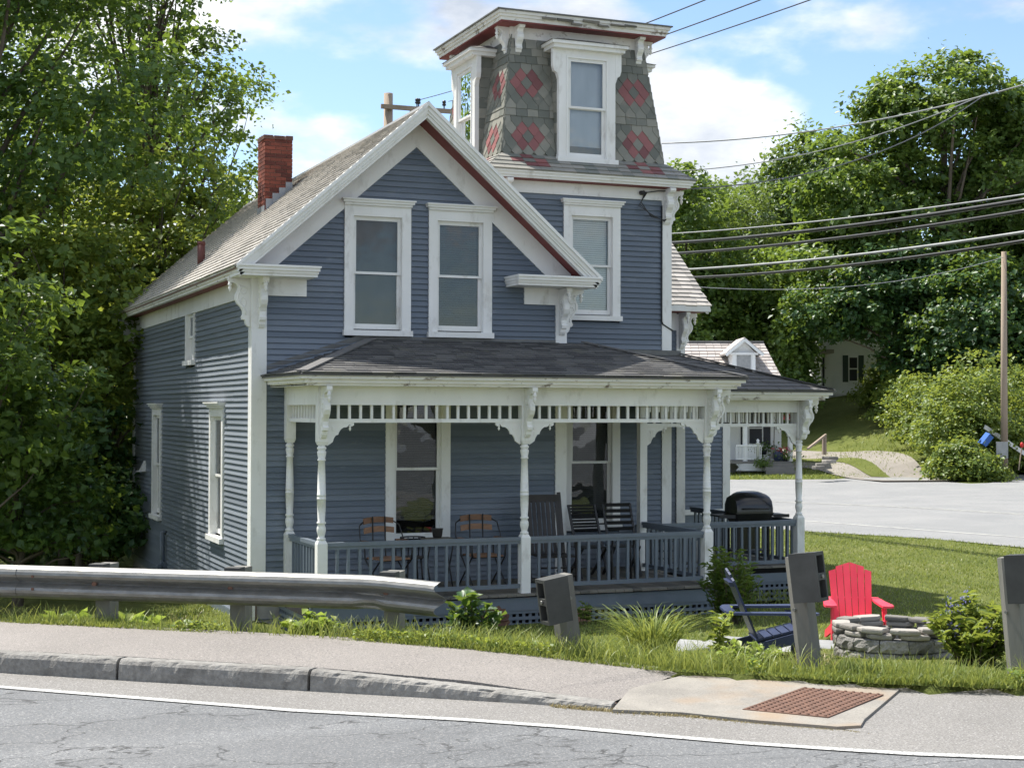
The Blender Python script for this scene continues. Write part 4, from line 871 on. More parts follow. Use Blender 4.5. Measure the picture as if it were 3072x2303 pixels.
def shingles(P, e=.135, wd=.30, cap=300):
    """rows of tabs on a planar polygon whose first edge is the eave"""
    P = [Vector(p) for p in P]; o = P[0]; ux = (P[1]-P[0]).normalized(); nn = (P[1]-P[0]).cross(P[-1]-P[0]).normalized()
    if nn.z < 0: nn = -nn
    uy = nn.cross(ux); Q = [((p-o).dot(ux), (p-o).dot(uy)) for p in P]; H_ = max(q[1] for q in Q)
    if H_ < .01: uy = -uy; Q = [(a, -b) for a, b in Q]; H_ = max(q[1] for q in Q)
    def span(y):
        xs_ = []
        for i in range(len(Q)):
            (xa, ya), (xb, yb) = Q[i], Q[(i+1) % len(Q)]
            if (ya <= y < yb) or (yb <= y < ya): xs_.append(xa+(xb-xa)*(y-ya)/(yb-ya))
        return (min(xs_), max(xs_)) if len(xs_) > 1 else None
    global NSH; i = 0; y = 0.
    while y < H_-.02:
        s0 = span(min(y+.002, H_-.01)); s1 = span(min(y+e*1.25, H_-.005))
        if s0 and s1:
            x = s0[0]-RNG.uniform(0, wd)
            while x < s0[1]:
                a, b = max(x, s0[0]), min(x+wd-.006, s0[1]); x += wd
                if b-a < .03: continue
                a1, b1 = min(max(a, s1[0]), s1[1]), min(max(b, s1[0]), s1[1])
                yl = y-.012+RNG.uniform(-.006, .006); yu = min(y+e*1.25, H_); mm = MB() if NSH < cap else SHB; NSH += 1
                pt = lambda X, Y: o+ux*X+uy*Y
                slate_quad(mm, pt(a, yl), pt(b, yl+RNG.uniform(-.004, .004)), pt(b1, yu), pt(a1, yu), nn, .008, .012+RNG.uniform(0, .006))
                if mm is not SHB: mm.build('shingle', 'shingle', PR)
        y += e; i += 1
NSH = 0; SHB = MB()
for P in planes[:2]+planes2[:1]: shingles(P)
tag(SHB.build('shingles', 'shingle', PR), kind='stuff')
for qa, qb in (((EX0, EY, EZ+.03), (6.45, YF-.01, TZ+.03)), ((EX1, EY, EZ+.03), (9.75, YF-.01, TZ+.03)), ((E2X, E2Y, E2Z+.03), (11.95, YT-.03, 2.83))):
    m = MB(); m.beam(qa, qb, .15, .02); m.build('hip_cap', 'shingle', PR)
m = MB(); m.hexa([(4.74, YF-.03, 2.40), (6.42, YF-.03, 2.95), (6.42, YF-.024, 2.95), (4.74, YF-.024, 2.40), (4.74, YF-.03, 2.47), (6.42, YF-.03, 3.03), (6.42, YF-.024, 3.03), (4.74, YF-.024, 2.47)]); m.box((6.42, YF-.032, 2.88), (9.4, YF-.025, 2.955)); m.build('roof_flashing', 'flashing', PR)
# small fittings
m = MB(); m.hexa([(XL-.20, 30.25, .70), (XL-.2, 30.5, .70), (XL-.02, 30.5, .70), (XL-.02, 30.25, .70), (XL-.12, 30.25, .72), (XL-.12, 30.5, .72), (XL-.02, 30.5, .92), (XL-.02, 30.25, .92)]); m.build('vent_hood', 'white_paint', H)
m = MB(); m.tube([(XL-.02, 27.9, -.30), (XL-.09, 27.9, -.30), (XL-.09, 27.9, -.78), (XL-.09, 27.9, -.86), (XL-.16, 27.75, -.90)], .045, 10); m.box((XL-.13, 27.8, -.95), (XL-.02, 28.02, -.83)); m.build('meter_pipe', 'blue_trim_paint', H)
m = MB(); m.tube([(XL, 31.75, -.72), (XL-.28, 31.75, -.72)], .05, 10); m.build('drain_pipe', 'blue_trim_paint', H)
m = MB(); m.tube([(11.60, YT-.045, 5.22), (11.60, YT-.045, 3.35), (11.62, YT-.05, 3.3), (11.80, YT-.05, 3.2)], .012, 6); m.tube([(11.2, YT-.06, 5.40), (11.24, YT-.12, 5.40)], .035, 8)
pts = [(11.24, YT-.1, 5.4), (11.5, YT-.12, 5.44), (11.83, YT-.08, 5.46)]; m.tube(pts, .010, 6)
for k in range(3): m.tube([(11.28+.02*k, YT-.08, 5.42), (11.20-.02*k, YT-.09, 5.25-.03*k), (11.38, YT-.1, 5.02+.02*k), (11.62, YT-.1, 4.98-.01*k), (11.72, YT-.1, 5.06), (11.66, YT-.1, 5.2)], .008, 5)
m.build('service_cable', 'wire_black', H)

# ------------------------------------------------------------------ porch furniture
def bistro_chair(x, y, rz_, label):
    c = thing('garden_chair', (x, y, FZ), label, 'chair', None, rz_ or 1e-6)
    for k, (zb_, y_) in enumerate(((.93, .24), (.80, .22))):
        m = MB(); n = 8; V = []
        for i in range(n+1):
            u = lerp(-.24, .24, i/n); bow = .05*math.cos(u/.24*1.35)
            for (dy, dz) in ((-.011, -.04), (.011, -.04), (.011, .04), (-.011, .04)): V.append((u, y_+bow*.6+dy, zb_+bow*.55+dz))
        m.add(V, [(i*4+j, (i+1)*4+j, (i+1)*4+(j+1) % 4, i*4+(j+1) % 4) for i in range(n) for j in range(4)]+[(0, 1, 2, 3), (n*4+3, n*4+2, n*4+1, n*4)]); m.build('back_slat', 'chair_wood', c)
    for k in range(6):
        m = MB(); m.box((-.22, -.24+k*.075, .43), (.22, -.24+k*.075+.055, .45)); m.build('seat_slat', 'chair_wood', c)
    for sx in (-1, 1):
        m = MB(); m.tube([(sx*.10, .235, 1.0), (sx*.10, .21, .45), (sx*.12, .20, .40)], .010, 6); m.tube([(sx*.24, .25, .93), (sx*.32, .22, .88), (sx*.345, .16, .72), (sx*.33, .12, .60)], .010, 6); m.build('arm_rod', 'black_iron', c)
        m = MB(); m.tube([(sx*.26, -.24, .66), (sx*.25, -.22, .43), (sx*.25, .26, 0)], .011, 6); m.build('leg', 'black_iron', c)
        m = MB(); m.tube([(sx*.25, .20, .63), (sx*.25, .18, .43), (sx*.25, -.30, 0)], .011, 6); m.build('leg', 'black_iron', c)
        m = MB(); m.box((sx*.29-.035, -.26, .655), (sx*.29+.035, .20, .68)); m.build('armrest', 'chair_wood', c)
        m = MB(); m.tube([(-.25, sx*.2, .42), (.25, sx*.2, .42)], .009, 6); m.build('crossbar', 'black_iron', c)
bistro_chair(6.42, 20.2, rad(14), 'slatted brown garden chair on the porch left of the little table'); bistro_chair(7.82, 20.2, rad(2), 'slatted brown garden chair on the porch right of the little table')
c = thing('side_table', (7.15, 20.15, FZ), 'small folding table with a dark pot on it between two porch chairs', 'table')
m = MB(); m.box((6.95, 19.98, .10), (7.36, 20.36, .125)); m.build('table_top', 'porch_wood', c)
for sx in (-1, 1):
    m = MB(); m.tube([(7.15+sx*.17, 20.0, .1), (7.15+sx*.17, 20.34, FZ)], .011, 6); m.build('leg', 'black_iron', c); m = MB(); m.tube([(7.15+sx*.16, 20.34, .1), (7.15+sx*.16, 20.0, FZ)], .011, 6); m.build('leg', 'black_iron', c)
o = MB().lathe([(.05, 0), (.065, .02), (.08, .12), (.085, .13), (.07, .131)], (7.16, 20.24, .126), 12); tag(o.build('flower_pot', 'dark_wood', None, (7.16, 20.24, .126)), 'little dark pot standing on the folding porch table', 'pot')
c = thing('cane_stool', (6.86, 20.25, FZ), 'black wire stool with a curved spindle back near the porch table', 'stool')
m = MB(); m.tube([(6.80+.17*math.cos(a), 20.25+.15*math.sin(a), .14) for a in np.linspace(-.4, 3.6, 14)], .012, 6); m.build('back_rail', 'black_iron', c)
for k in range(8):
    a = -.2+k*.47; m = MB(); m.tube([(6.80+.17*math.cos(a), 20.25+.15*math.sin(a), .14), (6.80+.16*math.cos(a), 20.25+.14*math.sin(a), -.12)], .008, 5); m.build('spindle', 'black_iron', c)
m = MB(); m.lathe([(.17, 0), (.17, .025)], (6.80, 20.25, -.145), 14); m.build('seat', 'dark_wood', c)
for k in range(4):
    a = .78+k*1.571; m = MB(); m.tube([(6.8+.13*math.cos(a), 20.25+.13*math.sin(a), -.14), (6.8+.17*math.cos(a), 20.25+.17*math.sin(a), FZ)], .012, 6); m.build('leg', 'black_iron', c)
def rocker(x, y, rz_, label):
    c = thing('rocking_chair', (x, y, FZ), label, 'rocking chair', None, rz_ or 1e-6); T = .19
    for sx in (-1, 1):
        m = MB(); m.beam((sx*.265, .20, .02), (sx*.265, .20+.34, 1.28), .045, .045, (1, 0, 0)); m.build('back_post', 'dark_wood', c)
        m = MB(); m.beam((sx*.28, -.27, .05), (sx*.28, -.27, .66), .045, .045, (0, 1, 0)); m.build('leg', 'dark_wood', c)
        m = MB(); m.beam((sx*.29, -.36, .67), (sx*.29, .36, .64), .09, .025); m.build('armrest', 'dark_wood', c)
        m = MB(); pts = [(sx*.28, -.5+k*.14, .025+.20*((k-3.6)/6.)**2) for k in range(9)]; m.tube(pts, .022, 6); m.build('rocker', 'dark_wood', c)
    for k in range(7):
        m = MB(); u = -.21+k*.07; m.beam((u, .275, .43), (u, .47, 1.16), .05, .014, (0, 1, 0)); m.build('back_slat', 'dark_wood', c)
    m = MB(); m.beam((-.26, .485, 1.2), (.26, .485, 1.2), .03, .11); m.build('top_rail', 'dark_wood', c)
    for k in range(5):
        m = MB(); m.box((-.26, -.28+k*.11, .41), (.26, -.28+k*.11+.095, .43)); m.build('seat_slat', 'dark_wood', c)
    for zz in (.15, .27):
        m = MB(); m.tube([(-.27, -.27, zz), (.27, -.27, zz)], .014, 6); m.build('stretcher', 'dark_wood', c)
rocker(8.80, 19.98, rad(-6), 'dark slatted rocking chair on the porch beside the middle post'); rocker(11.45, 21.75, rad(-8), 'dark slatted rocking chair at the inner corner of the porch')
def folding_chair(x, y, rz_, label, slats):
    c = thing('folding_chair', (x, y, FZ), label, 'folding chair', None, rz_ or 1e-6)
    for sx in (-1, 1):
        m = MB(); m.beam((sx*.22, -.22, .0), (sx*.22, .22, 1.06), .022, .035, (1, 0, 0)); m.build('leg', 'black_iron', c)
        m = MB(); m.beam((sx*.20, .26, .0), (sx*.20, -.22, .45), .022, .035, (1, 0, 0)); m.build('leg', 'black_iron', c)
    for k in range(slats):
        t_ = lerp(.66, .99, k/(slats-1)); m = MB(); m.beam((-.22, -.22+.44*t_, 1.06*t_), (.22, -.22+.44*t_, 1.06*t_), .012, .26/slats, (0, -.3, 1)); m.build('back_slat', 'black_iron', c)
    for k in range(6):
        m = MB(); m.box((-.2, -.22+k*.07, .44), (.2, -.22+k*.07+.05, .455)); m.build('seat_slat', 'black_iron', c)
folding_chair(9.72, 20.75, rad(3), 'black folding chair with thin back slats before the porch window', 9); folding_chair(10.28, 20.75, rad(-4), 'black folding chair with broad back slats near the rail corner', 5)
c = thing('porch_table', (9.75, 20.25, FZ), 'pale round topped table behind the porch rail near the folding chairs', 'table')
m = MB(); m.lathe([(.30, .62), (.32, .63), (.32, .65), (.30, .66)], (9.95, 20.1, FZ), 20); m.build('table_top', 'pale_plastic', c)
for k in range(4):
    a = .5+k*1.571; m = MB(); m.tube([(9.95+.22*math.cos(a), 20.1+.22*math.sin(a), .05), (9.95+.25*math.cos(a), 20.1+.25*math.sin(a), FZ)], .014, 6); m.build('leg', 'black_iron', c)
# gas grill
c = thing('gas_grill', (13.22, 21.98, FZ), 'black gas grill with domed lid and side shelves behind the porch rail', 'grill', None, rad(-6)); c.scale = (.8, .85, .98)
m = MB(); n = 10; V = []; prof = [(-.30, 0), (-.30, .10), (-.25, .24), (-.13, .33), (.05, .35), (.2, .30), (.29, .16), (.30, 0)]; k = len(prof)
for i in range(n+1):
    u = lerp(-.40, .40, i/n); s_ = 1-.22*abs(u/.40)**3.5
    for (py_, pz_) in prof: V.append((u, py_*(.9+.1*s_), .83+pz_*s_))
m.add(V, [(i*k+j, (i+1)*k+j, (i+1)*k+j+1, i*k+j+1) for i in range(n) for j in range(k-1)], True); m.add(V[:k], [tuple(range(k))]); m.add(V[-k:], [tuple(range(k-1, -1, -1))]); m.build('lid', 'grill_enamel', c)
m = MB(); m.tube([(-.28, -.36, .90), (.28, -.36, .90)], .014, 8); m.tube([(-.28, -.36, .90), (-.28, -.29, .90)], .01, 6); m.tube([(.28, -.36, .90), (.28, -.29, .90)], .01, 6); m.build('handle', 'black_iron', c)
m = MB(); m.box((-.42, -.31, .815), (.42, .31, .83)); m.hexa([(-.30, -.22, .62), (.30, -.22, .62), (.30, .22, .62), (-.30, .22, .62), (-.41, -.30, .815), (.41, -.30, .815), (.41, .30, .815), (-.41, .30, .815)]); m.build('firebox', 'grill_enamel', c)
for sx in (-1, 1):
    m = MB(); m.box((min(sx*.43, sx*.78), -.26, .765), (max(sx*.43, sx*.78), .26, .79)); m.box((min(sx*.43, sx*.78), -.275, .745), (max(sx*.43, sx*.78), -.26, .80)); m.build('side_shelf', 'black_iron', c)
    for sy in (-1, 1):
        m = MB(); m.beam((sx*.34, sy*.22, 0), (sx*.34, sy*.22, .64), .035, .035, (1, 0, 0)); m.build('leg', 'black_iron', c)
m = MB(); m.box((-.38, -.21, .18), (.38, .21, .20)); m.build('bottom_shelf', 'black_iron', c); m = MB(); m.box((-.33, -.235, .22), (.05, -.225, .62)); m.build('cabinet_panel', 'grill_enamel', c)
o = MB().lathe([(.10, 0), (.145, .02), (.15, .05), (.15, .28), (.13, .33), (.05, .35), (.05, .40), (.08, .40), (.08, .42)], (12.45, 22.2, FZ), 16); tag(o.build('gas_bottle', 'pale_plastic', None, (12.45, 22.2, FZ)), 'pale gas bottle standing on the porch floor left of the grill', 'gas bottle')
# ------------------------------------------------------------------ guardrail and posts by the road
ORG = Vector((0, 0, 0))
GP = [Vector((2.02, 15.32, 0)), Vector((3.16, 14.52, 0)), Vector((4.40, 13.62, 0))]
gd = (GP[2]-GP[0]).normalized(); gn = Vector((gd.y, -gd.x, 0)); gn = gn if gn.y < 0 else -gn
t = thing('guardrail', tuple(GP[1]+Vector((0, 0, -.16))), 'dented galvanised steel guardrail with its cut end beside the sidewalk', 'guardrail')
WP = [(.008, .158), (.030, .150), (.058, .128), (.076, .10), (.080, .075), (.068, .05), (.03, .022), (.006, .008), (0, 0), (.006, -.008), (.03, -.022), (.068, -.05), (.080, -.075), (.076, -.10), (.058, -.128), (.030, -.150), (.008, -.158)]
path = []
for k in range(40):
    s_ = -9.5+k*.3; path.append((GP[0]+gd*s_+gn*.24, .235))
L0 = 2.93
P2 = [(q, z) for q, z in path if (q-GP[0]).dot(gd) < 2.6]
for k in range(9):
    s_ = 2.62+k*.105; bend = max(0, s_-2.75); P2.append((GP[0]+gd*s_+gn*(.24+.10*bend), .235-.055*bend**1.2))
m = MB(); V = []; k = len(WP)
for i, (q, z) in enumerate(P2):
    s_ = (q-GP[0]).dot(gd); dent = math.exp(-((s_-2.78)/.09)**2); last = i == len(P2)-1
    for j, (a, b) in enumerate(WP):
        aa = a-.035*dent*(1 if 9 < j < 15 else 0); bb = b+.02*dent*(1 if j > 11 else 0)
        ext = gd*(.05*math.cos(b/.158*4.7)) if last else Vector((0, 0, 0))
        p = q+gn*aa+ext; V.append((p.x, p.y, z+bb))
for i, (q, z) in enumerate(P2):
    for j, (a, b) in enumerate(WP):
        p = Vector(V[i*k+j])-gn*.005; V.append(tuple(p))
n = len(P2); F = []
for i in range(n-1):
    for j in range(k-1):
        a = i*k+j; F += [(a, a+1, a+k+1, a+k), (n*k+a, n*k+a+k, n*k+a+k+1, n*k+a+1)]
    F += [(i*k, (i+1)*k, n*k+(i+1)*k, n*k+i*k), (i*k+k-1, n*k+i*k+k-1, n*k+(i+1)*k+k-1, (i+1)*k+k-1)]
F += [((n-1)*k+j, (n-1)*k+j+1, n*k+(n-1)*k+j+1, n*k+(n-1)*k+j) for j in range(k-1)]
m.add(V, F, False); m.build('rail_beam', 'galvanised', t)
m = MB(); V = []; sp = [(q, z) for q, z in P2 if -1.2 < (q-GP[0]).dot(gd) < -.5]
for (q, z) in sp:
    for (a, b) in WP: p = q+gn*(a+.006); V.append((p.x, p.y, z+b))
for (q, z) in sp:
    for (a, b) in WP: p = q+gn*(a+.001); V.append((p.x, p.y, z+b))
ns = len(sp); Fs = [(i*k+j, i*k+j+1, (i+1)*k+j+1, (i+1)*k+j) for i in range(ns-1) for j in range(k-1)]+[(e*k+j, e*k+j+1, ns*k+e*k+j+1, ns*k+e*k+j) for e in (0, ns-1) for j in range(k-1)]
m.add(V, Fs, False); m.build('splice_plate', 'galvanised', t)
for sx in (-1.0, -.62):
    for zz in (.235-.06, .235+.06):
        q = GP[0]+gd*sx+gn*.295+Vector((0, 0, zz)); m = MB(); m.tube([q, q+gn*.03], .013, 8); m.build('bolt', 'rust_iron', t)
for i, p in enumerate(GP+[GP[0]-gd*1.4]):
    m = MB(); m.obox(p+Vector((0, 0, -.03)), gd, gn, (RNG.uniform(-.02, .02), RNG.uniform(-.02, .02), 1), .075, .09, .44); m.build('post', 'weathered_post', t)
    m = MB(); m.obox(p+gn*.16+Vector((0, 0, .255)), gd, gn, (0, 0, 1), .075, .07, .165); m.build('spacer_block', 'dark_block', t)
    m = MB(); q = p+gn*.235+Vector((0, 0, .235)); m.tube([q, q+gn*.03], .024, 10); m.build('bolt', 'rust_iron', t)
def block_post(x, y, lean, turn, side, label, Hp=.72, bs=1.):
    base = Vector((x, y, g1(x, y)-.05)); tocam = Vector((-x, -y, 0)).normalized(); a = rad(turn)
    fn = Vector((tocam.x*math.cos(a)-tocam.y*math.sin(a), tocam.x*math.sin(a)+tocam.y*math.cos(a), 0)); al = Vector((-fn.y, fn.x, 0)); al = al if al.x > 0 else -al
    up = (Vector((0, 0, 1))+al*lean).normalized(); al2 = fn.cross(up).normalized()*-1
    al2 = al2 if al2.x > 0 else -al2
    t = thing('guard_post', tuple(base), label, 'guard post')
    m = MB(); hw, hd = .085, .075
    P = [(-hw, -hd), (-hw+.0, hd*.55), (-hw+.05, hd), (hw, hd), (hw, -hd)]
    b = [base+al2*u+fn*v for u, v in P]; m.prism(b, up*Hp); m.build('post', 'weathered_post', t)
    H2, W2, D2, th = .175*bs, .105*bs, .07*bs, .022; c = base+up*(Hp-H2+.03)+fn*(.075+D2)+al2*(side*.17); m = MB()
    m.obox(c+fn*(D2-th/2), al2, fn, up, W2, th/2, H2); m.obox(c-fn*(D2-th/2), al2, fn, up, W2, th/2, H2)
    for zz, hh in ((H2-.015, .0149), (0, .03), (-H2+.015, .0149)): m.obox(c+up*zz, al2, fn, up, W2-.001, D2-th, hh)
    m.obox(c-al2*(side*(W2-.03)), al2, fn, up, .003, D2-th, H2-.03); m.build('offset_block', 'block_steel', t)
    m = MB(); q = c+fn*(D2)-al2*(side*(W2+.012)); m.tube([base+up*.58+fn*hd-al2*side*.03, base+up*.58+fn*(hd+.02)-al2*side*.03], .014, 8); m.tube([c+al2*(side*W2)-up*.0, c+al2*(side*(W2+.015))], .016, 8); m.build('bolt', 'galvanised', t)
block_post(5.60, 12.30, -.15, 30, -1, 'leaning grey guard post whose hollow block hangs on its left, amid the weeds', .78, 1.12)
block_post(7.2, 10.98, -.13, -26, 1, 'leaning grey guard post with hollow block in front of the red chair', 1.02, 1.16)
block_post(8.98, 10.50, -.09, -20, 1, 'leaning dark guard post at the right edge beside the purple flowers', 1.04, 1.16)

# ------------------------------------------------------------------ fire pit
fc = Vector((9.14, 12.50, g1(9.14, 12.50))); t = thing('fire_pit', tuple(fc), 'round fire pit of grey blocks topped with loose flat stones', 'fire pit')
m = MB(); m.lathe([(.40, -.05), (.40, .012)], fc, 20); m.build('ash_bed', 'dark_interior', t)
for lay in range(2):
    for k in range(13):
        a0 = 2*math.pi*(k+(.5 if lay else 0))/13; da = 2*math.pi/13*.485; r0, r1 = .40, .56; z0, z1 = fc.z-.04+lay*.128, fc.z-.04+lay*.128+.124; m = MB(); n = 5; V = []
        for i in range(n+1):
            a = a0-da+2*da*i/n
            for (rr, zz) in ((r0, z0), (r1+RNG.uniform(-.012, .012), z0+.008), (r1+RNG.uniform(-.004, .018), lerp(z0, z1, .35)), (r1+RNG.uniform(-.004, .018), lerp(z0, z1, .7)), (r1+RNG.uniform(-.012, .006), z1-.008), (r1-.015, z1), (r0, z1)): V.append((fc.x+math.cos(a)*rr, fc.y+math.sin(a)*rr, zz))
        kk = 7; m.add(V, [(i*kk+j, (i+1)*kk+j, (i+1)*kk+(j+1) % kk, i*kk+(j+1) % kk) for i in range(n) for j in range(kk)]+[tuple(range(kk)), tuple(n*kk+j for j in range(kk-1, -1, -1))]); m.build('wall_block', 'stone_block', t)
def flat_stone(c, ang, lx, ly, th, tilt, mat, parent, name, nn=9):
    m = MB(); pts = []
    for k in range(nn):
        a = 2*math.pi*k/nn; rr = RNG.uniform(.88, 1.06)/max(abs(math.cos(a))**1, abs(math.sin(a)), .78); pts.append((math.cos(a)*rr*lx, math.sin(a)*rr*ly))
    ux = Vector((math.cos(ang), math.sin(ang), tilt)); uy = Vector((-math.sin(ang), math.cos(ang), RNG.uniform(-.03, .03))); c = Vector(c); V = []
    for (s_, z) in ((.93, 0), (1., .3*th), (1., .75*th), (.94, th)): V += [c+ux*(x*s_)+uy*(y*s_)+Vector((0, 0, z)) for x, y in pts]
    F = [(r_*nn+j, r_*nn+(j+1) % nn, (r_+1)*nn+(j+1) % nn, (r_+1)*nn+j) for r_ in range(3) for j in range(nn)]+[tuple(range(nn-1, -1, -1)), tuple(3*nn+j for j in range(nn))]
    m.add(V, F); return m.build(name, mat, parent)
for lay, cnt, off in ((0, 10, .2), (1, 11, .5)):
    for k in range(cnt):
        a = 2*math.pi*(k+off)/cnt+RNG.uniform(-.05, .05); rr = .485+RNG.uniform(-.02, .02); flat_stone((fc.x+math.cos(a)*rr, fc.y+math.sin(a)*rr, fc.z+.218+lay*.052+RNG.uniform(0, .006)), a+math.pi/2, .135, .085, .046, RNG.uniform(-.04, .04), 'cap_stone', t, 'cap_stone')
ORG = Vector((0, 0, 0))
for i, (x, y, lx, ly, an) in enumerate([(7.55, 13.9, .3, .24, .3), (8.15, 14.1, .27, .22, 1.2), (8.75, 14.3, .32, .2, .1), (7.95, 14.6, .3, .22, .8), (8.6, 13.5, .3, .24, .5), (8.1, 13.35, .22, .2, .2), (9.3, 13.9, .28, .22, .9), (8.75, 14.9, .3, .24, .6), (9.9, 13.7, .26, .2, .3)]):
    ORG = Vector((x, y, g1(x, y))); o = flat_stone((x, y, g1(x, y)-.01), an, lx, ly, .045, 0, 'flagstone', None, 'flagstone'); tag(o, 'grey flagstone lying in the grass between the porch and the fire pit', 'flagstone', 'flagstones around the fire pit')

# ------------------------------------------------------------------ adirondack chairs
def adirondack(x, y, rz_, mat, label):
    c = thing('adirondack_chair', (x, y, g1(x, y)-.02), label, 'garden chair', None, rz_)
    c.scale = (.86, .86, .86); bd = Vector((0, .42, 1)).normalized(); b0 = Vector((0, .12, .22)); nb = Vector((0, -1, .42)).normalized(); n = 6
    for k in range(n):         # back slats fan out, rounded top
        u0 = (k-(n-1)/2)*.082; u1 = (k-(n-1)/2)*.094; top = .86-.10*abs((k-(n-1)/2)/2.5)**2; m = MB(); hw0, hw1 = .037, .0435
        P = [b0+Vector((u0-hw0, 0, 0)), b0+Vector((u0+hw0, 0, 0)), b0+bd*top+Vector((u1+hw1, 0, 0))-bd*(.028 if k > 2 else -.0), b0+bd*top+Vector((u1-hw1, 0, 0))-bd*(.028 if k < 3 else -.0)]
        m.prism(P, nb*.024); m.build('back_slat', mat, c)
    for k in range(6):         # seat slats
        yy = .10-k*.098; zz = .245+k*.024; m = MB(); m.obox((0, yy, zz), (1, 0, 0), Vector((0, -1, .25)).normalized(), Vector((0, .25, 1)).normalized(), .265, .043, .012); m.build('seat_slat', mat, c)
    m = MB(); m.box((-.265, -.50, .26), (.265, -.475, .375)); m.build('apron', mat, c)
    for sx in (-1, 1):
        m = MB(); m.prism([(sx*.30-.0125, -.43, .235), (sx*.30-.0125, .52, .0), (sx*.30-.0125, .60, .0), (sx*.30-.0125, .56, .09), (sx*.30-.0125, -.47, .37), (sx*.30-.0125, -.50, .36)], (.025, 0, 0)); m.build('stringer', mat, c)
        m = MB(); m.obox((sx*.335, -.42, .26), (1, 0, 0), (0, 1, 0), (0, 0, 1), .0125, .06, .27); m.build('leg', mat, c)
        m = MB(); m.prism([(sx*.32-.0125, -.40, .50), (sx*.32-.0125, -.28, .50), (sx*.32-.0125, -.39, .34)], (.025, 0, 0)); m.build('arm_brace', mat, c)
        A = [(sx*.27, .42), (sx*.26, .0), (sx*.275, -.40), (sx*.29, -.52), (sx*.36, -.55), (sx*.43, -.51), (sx*.44, -.36), (sx*.40, -.05), (sx*.375, .42)]
        m = MB(); m.prism([(a, b, .53) for a, b in A], (0, 0, .026)); m.build('armrest', mat, c)
    m = MB(); m.prism([(-.375, .36, .53), (.375, .36, .53), (.36, .43, .53), (.2, .48, .53), (-.2, .48, .53), (-.36, .43, .53)], (0, 0, .0255)); m.build('arm_bridge', mat, c)
    m = MB(); q = b0+bd*.66-nb*.0; m.prism([q+Vector((-.24, .0, 0)), q+Vector((.24, 0, 0)), q+Vector((.2, .045, .0)), q+Vector((-.2, .045, .0))], bd*.05); m.build('back_brace', mat, c)
adirondack(10.12, 14.55, rad(-27), 'red_plastic', 'bright red slatted garden armchair facing the fire pit'); adirondack(7.95, 12.92, rad(68), 'navy_plastic', 'navy blue slatted garden armchair seen from behind left of the fire pit')

# ------------------------------------------------------------------ grass and plants
def blades_arrays(P, Hh, Wd, lean, seg=2, rng=NR, droop=.5, tone=None):
    n = len(P); ang = rng.uniform(0, 2*np.pi, n); D = np.stack([np.cos(ang), np.sin(ang), np.zeros(n)], 1); a2 = rng.uniform(0, 2*np.pi, n); S = np.stack([np.cos(a2), np.sin(a2), np.zeros(n)], 1)
    if lean.ndim == 2: D = lean; L = np.ones(n)
    else: L = lean
    rows = []
    for k in range(seg+1):
        tt = k/seg; c = P+D*(Hh*L*tt**1.7)[:, None]; c[:, 2] += Hh*(tt-droop*L*tt**3*.6); ww = (Wd*(1-tt**1.5)+.0008)[:, None]; rows += [c-S*ww, c+S*ww]
    V = np.stack(rows, 1).reshape(-1, 3); k2 = 2*(seg+1); i = np.arange(n)*k2; F = []
    for k in range(seg): F.append(np.stack([i+2*k, i+2*k+1, i+2*k+3, i+2*k+2], 1))
    tv = rng.uniform(0, 1, n) if tone is None else np.clip(tone+rng.normal(0, .2, n), 0, 1)
    return V, np.concatenate(F), np.repeat(tv, k2)
def join(parts):
    V, F, A, o = [], [], [], 0
    for v, f, a in parts: V.append(v); F.append(f+o); A.append(a); o += len(v)
    return np.concatenate(V), np.concatenate(F), np.concatenate(A)
# verge
n = 52000; x = NR.uniform(-2.2, 9.6, n); e = interp_poly(SWB, x); d = np.abs(NR.normal(0, .33, n))-.05; nv_ = np.array([.62, .785]); px_ = x+nv_[0]*d; py_ = e+nv_[1]*d
pz_ = gz(px_, py_)-.01; keep = ~((np.hypot(px_-9.02, py_-12.55) < .5)); patch = np.clip(np.sin(px_*2.1+1)*np.sin(px_*.9+py_)*.5+.6, .25, 1.2)
hh = NR.uniform(.035, .115, n)*patch*(1+.5*(d > .2)); v1 = blades_arrays(np.stack([px_, py_, pz_], 1)[keep], hh[keep], np.full(keep.sum(), .0042), NR.uniform(.15, .9, keep.sum()), 2)
n2 = 4200; x = np.where(NR.uniform(0, 1, n2) < .5, NR.uniform(-2, 8.6, n2), NR.normal(5.2, .9, n2)); d = np.abs(NR.normal(.25, .25, n2)); px_ = x+.62*d; py_ = interp_poly(SWB, x)+.785*d
v2 = blades_arrays(np.stack([px_, py_, gz(px_, py_)], 1), NR.uniform(.08, .29, n2), np.full(n2, .004), NR.uniform(.2, .8, n2), 3, tone=.75)
V, F, A = join([v1, v2]); tag(npmesh('verge_grass', V, F, 'grass_blade', A), 'uneven weedy grass strip growing along the back of the sidewalk', 'grass', kind='stuff')
n = 9000; x = NR.uniform(-1.5, 9, n); cl = (np.sin(x*3.1)+np.sin(x*1.3+2)) > .1; x = x[cl]; n = len(x); d = np.abs(NR.normal(.12, .2, n)); px_ = x+.62*d; py_ = interp_poly(SWB, x)+.785*d
P = np.stack([px_, py_, gz(px_, py_)+NR.uniform(.01, .12, n)], 1); V, F, A = leaves_arrays(P, np.stack([NR.normal(0, .5, n), NR.normal(0, .5, n), np.ones(n)], 1), .038, .8, tone=.7); tag(npmesh('ground_cover', V, F, 'leaf_bright', A), 'low yellow green broadleaf weeds in the grass along the sidewalk', 'weeds', kind='stuff')
n = 1500; x = NR.uniform(4.6, 6.2, n); d = np.abs(NR.normal(.0, .05, n)); px_ = x+.3*d; py_ = np.interp(x, [4.6, 4.96, 5.35, 5.75, 6.2], [10.5, 10.14, 9.82, 9.36, 8.93])-d
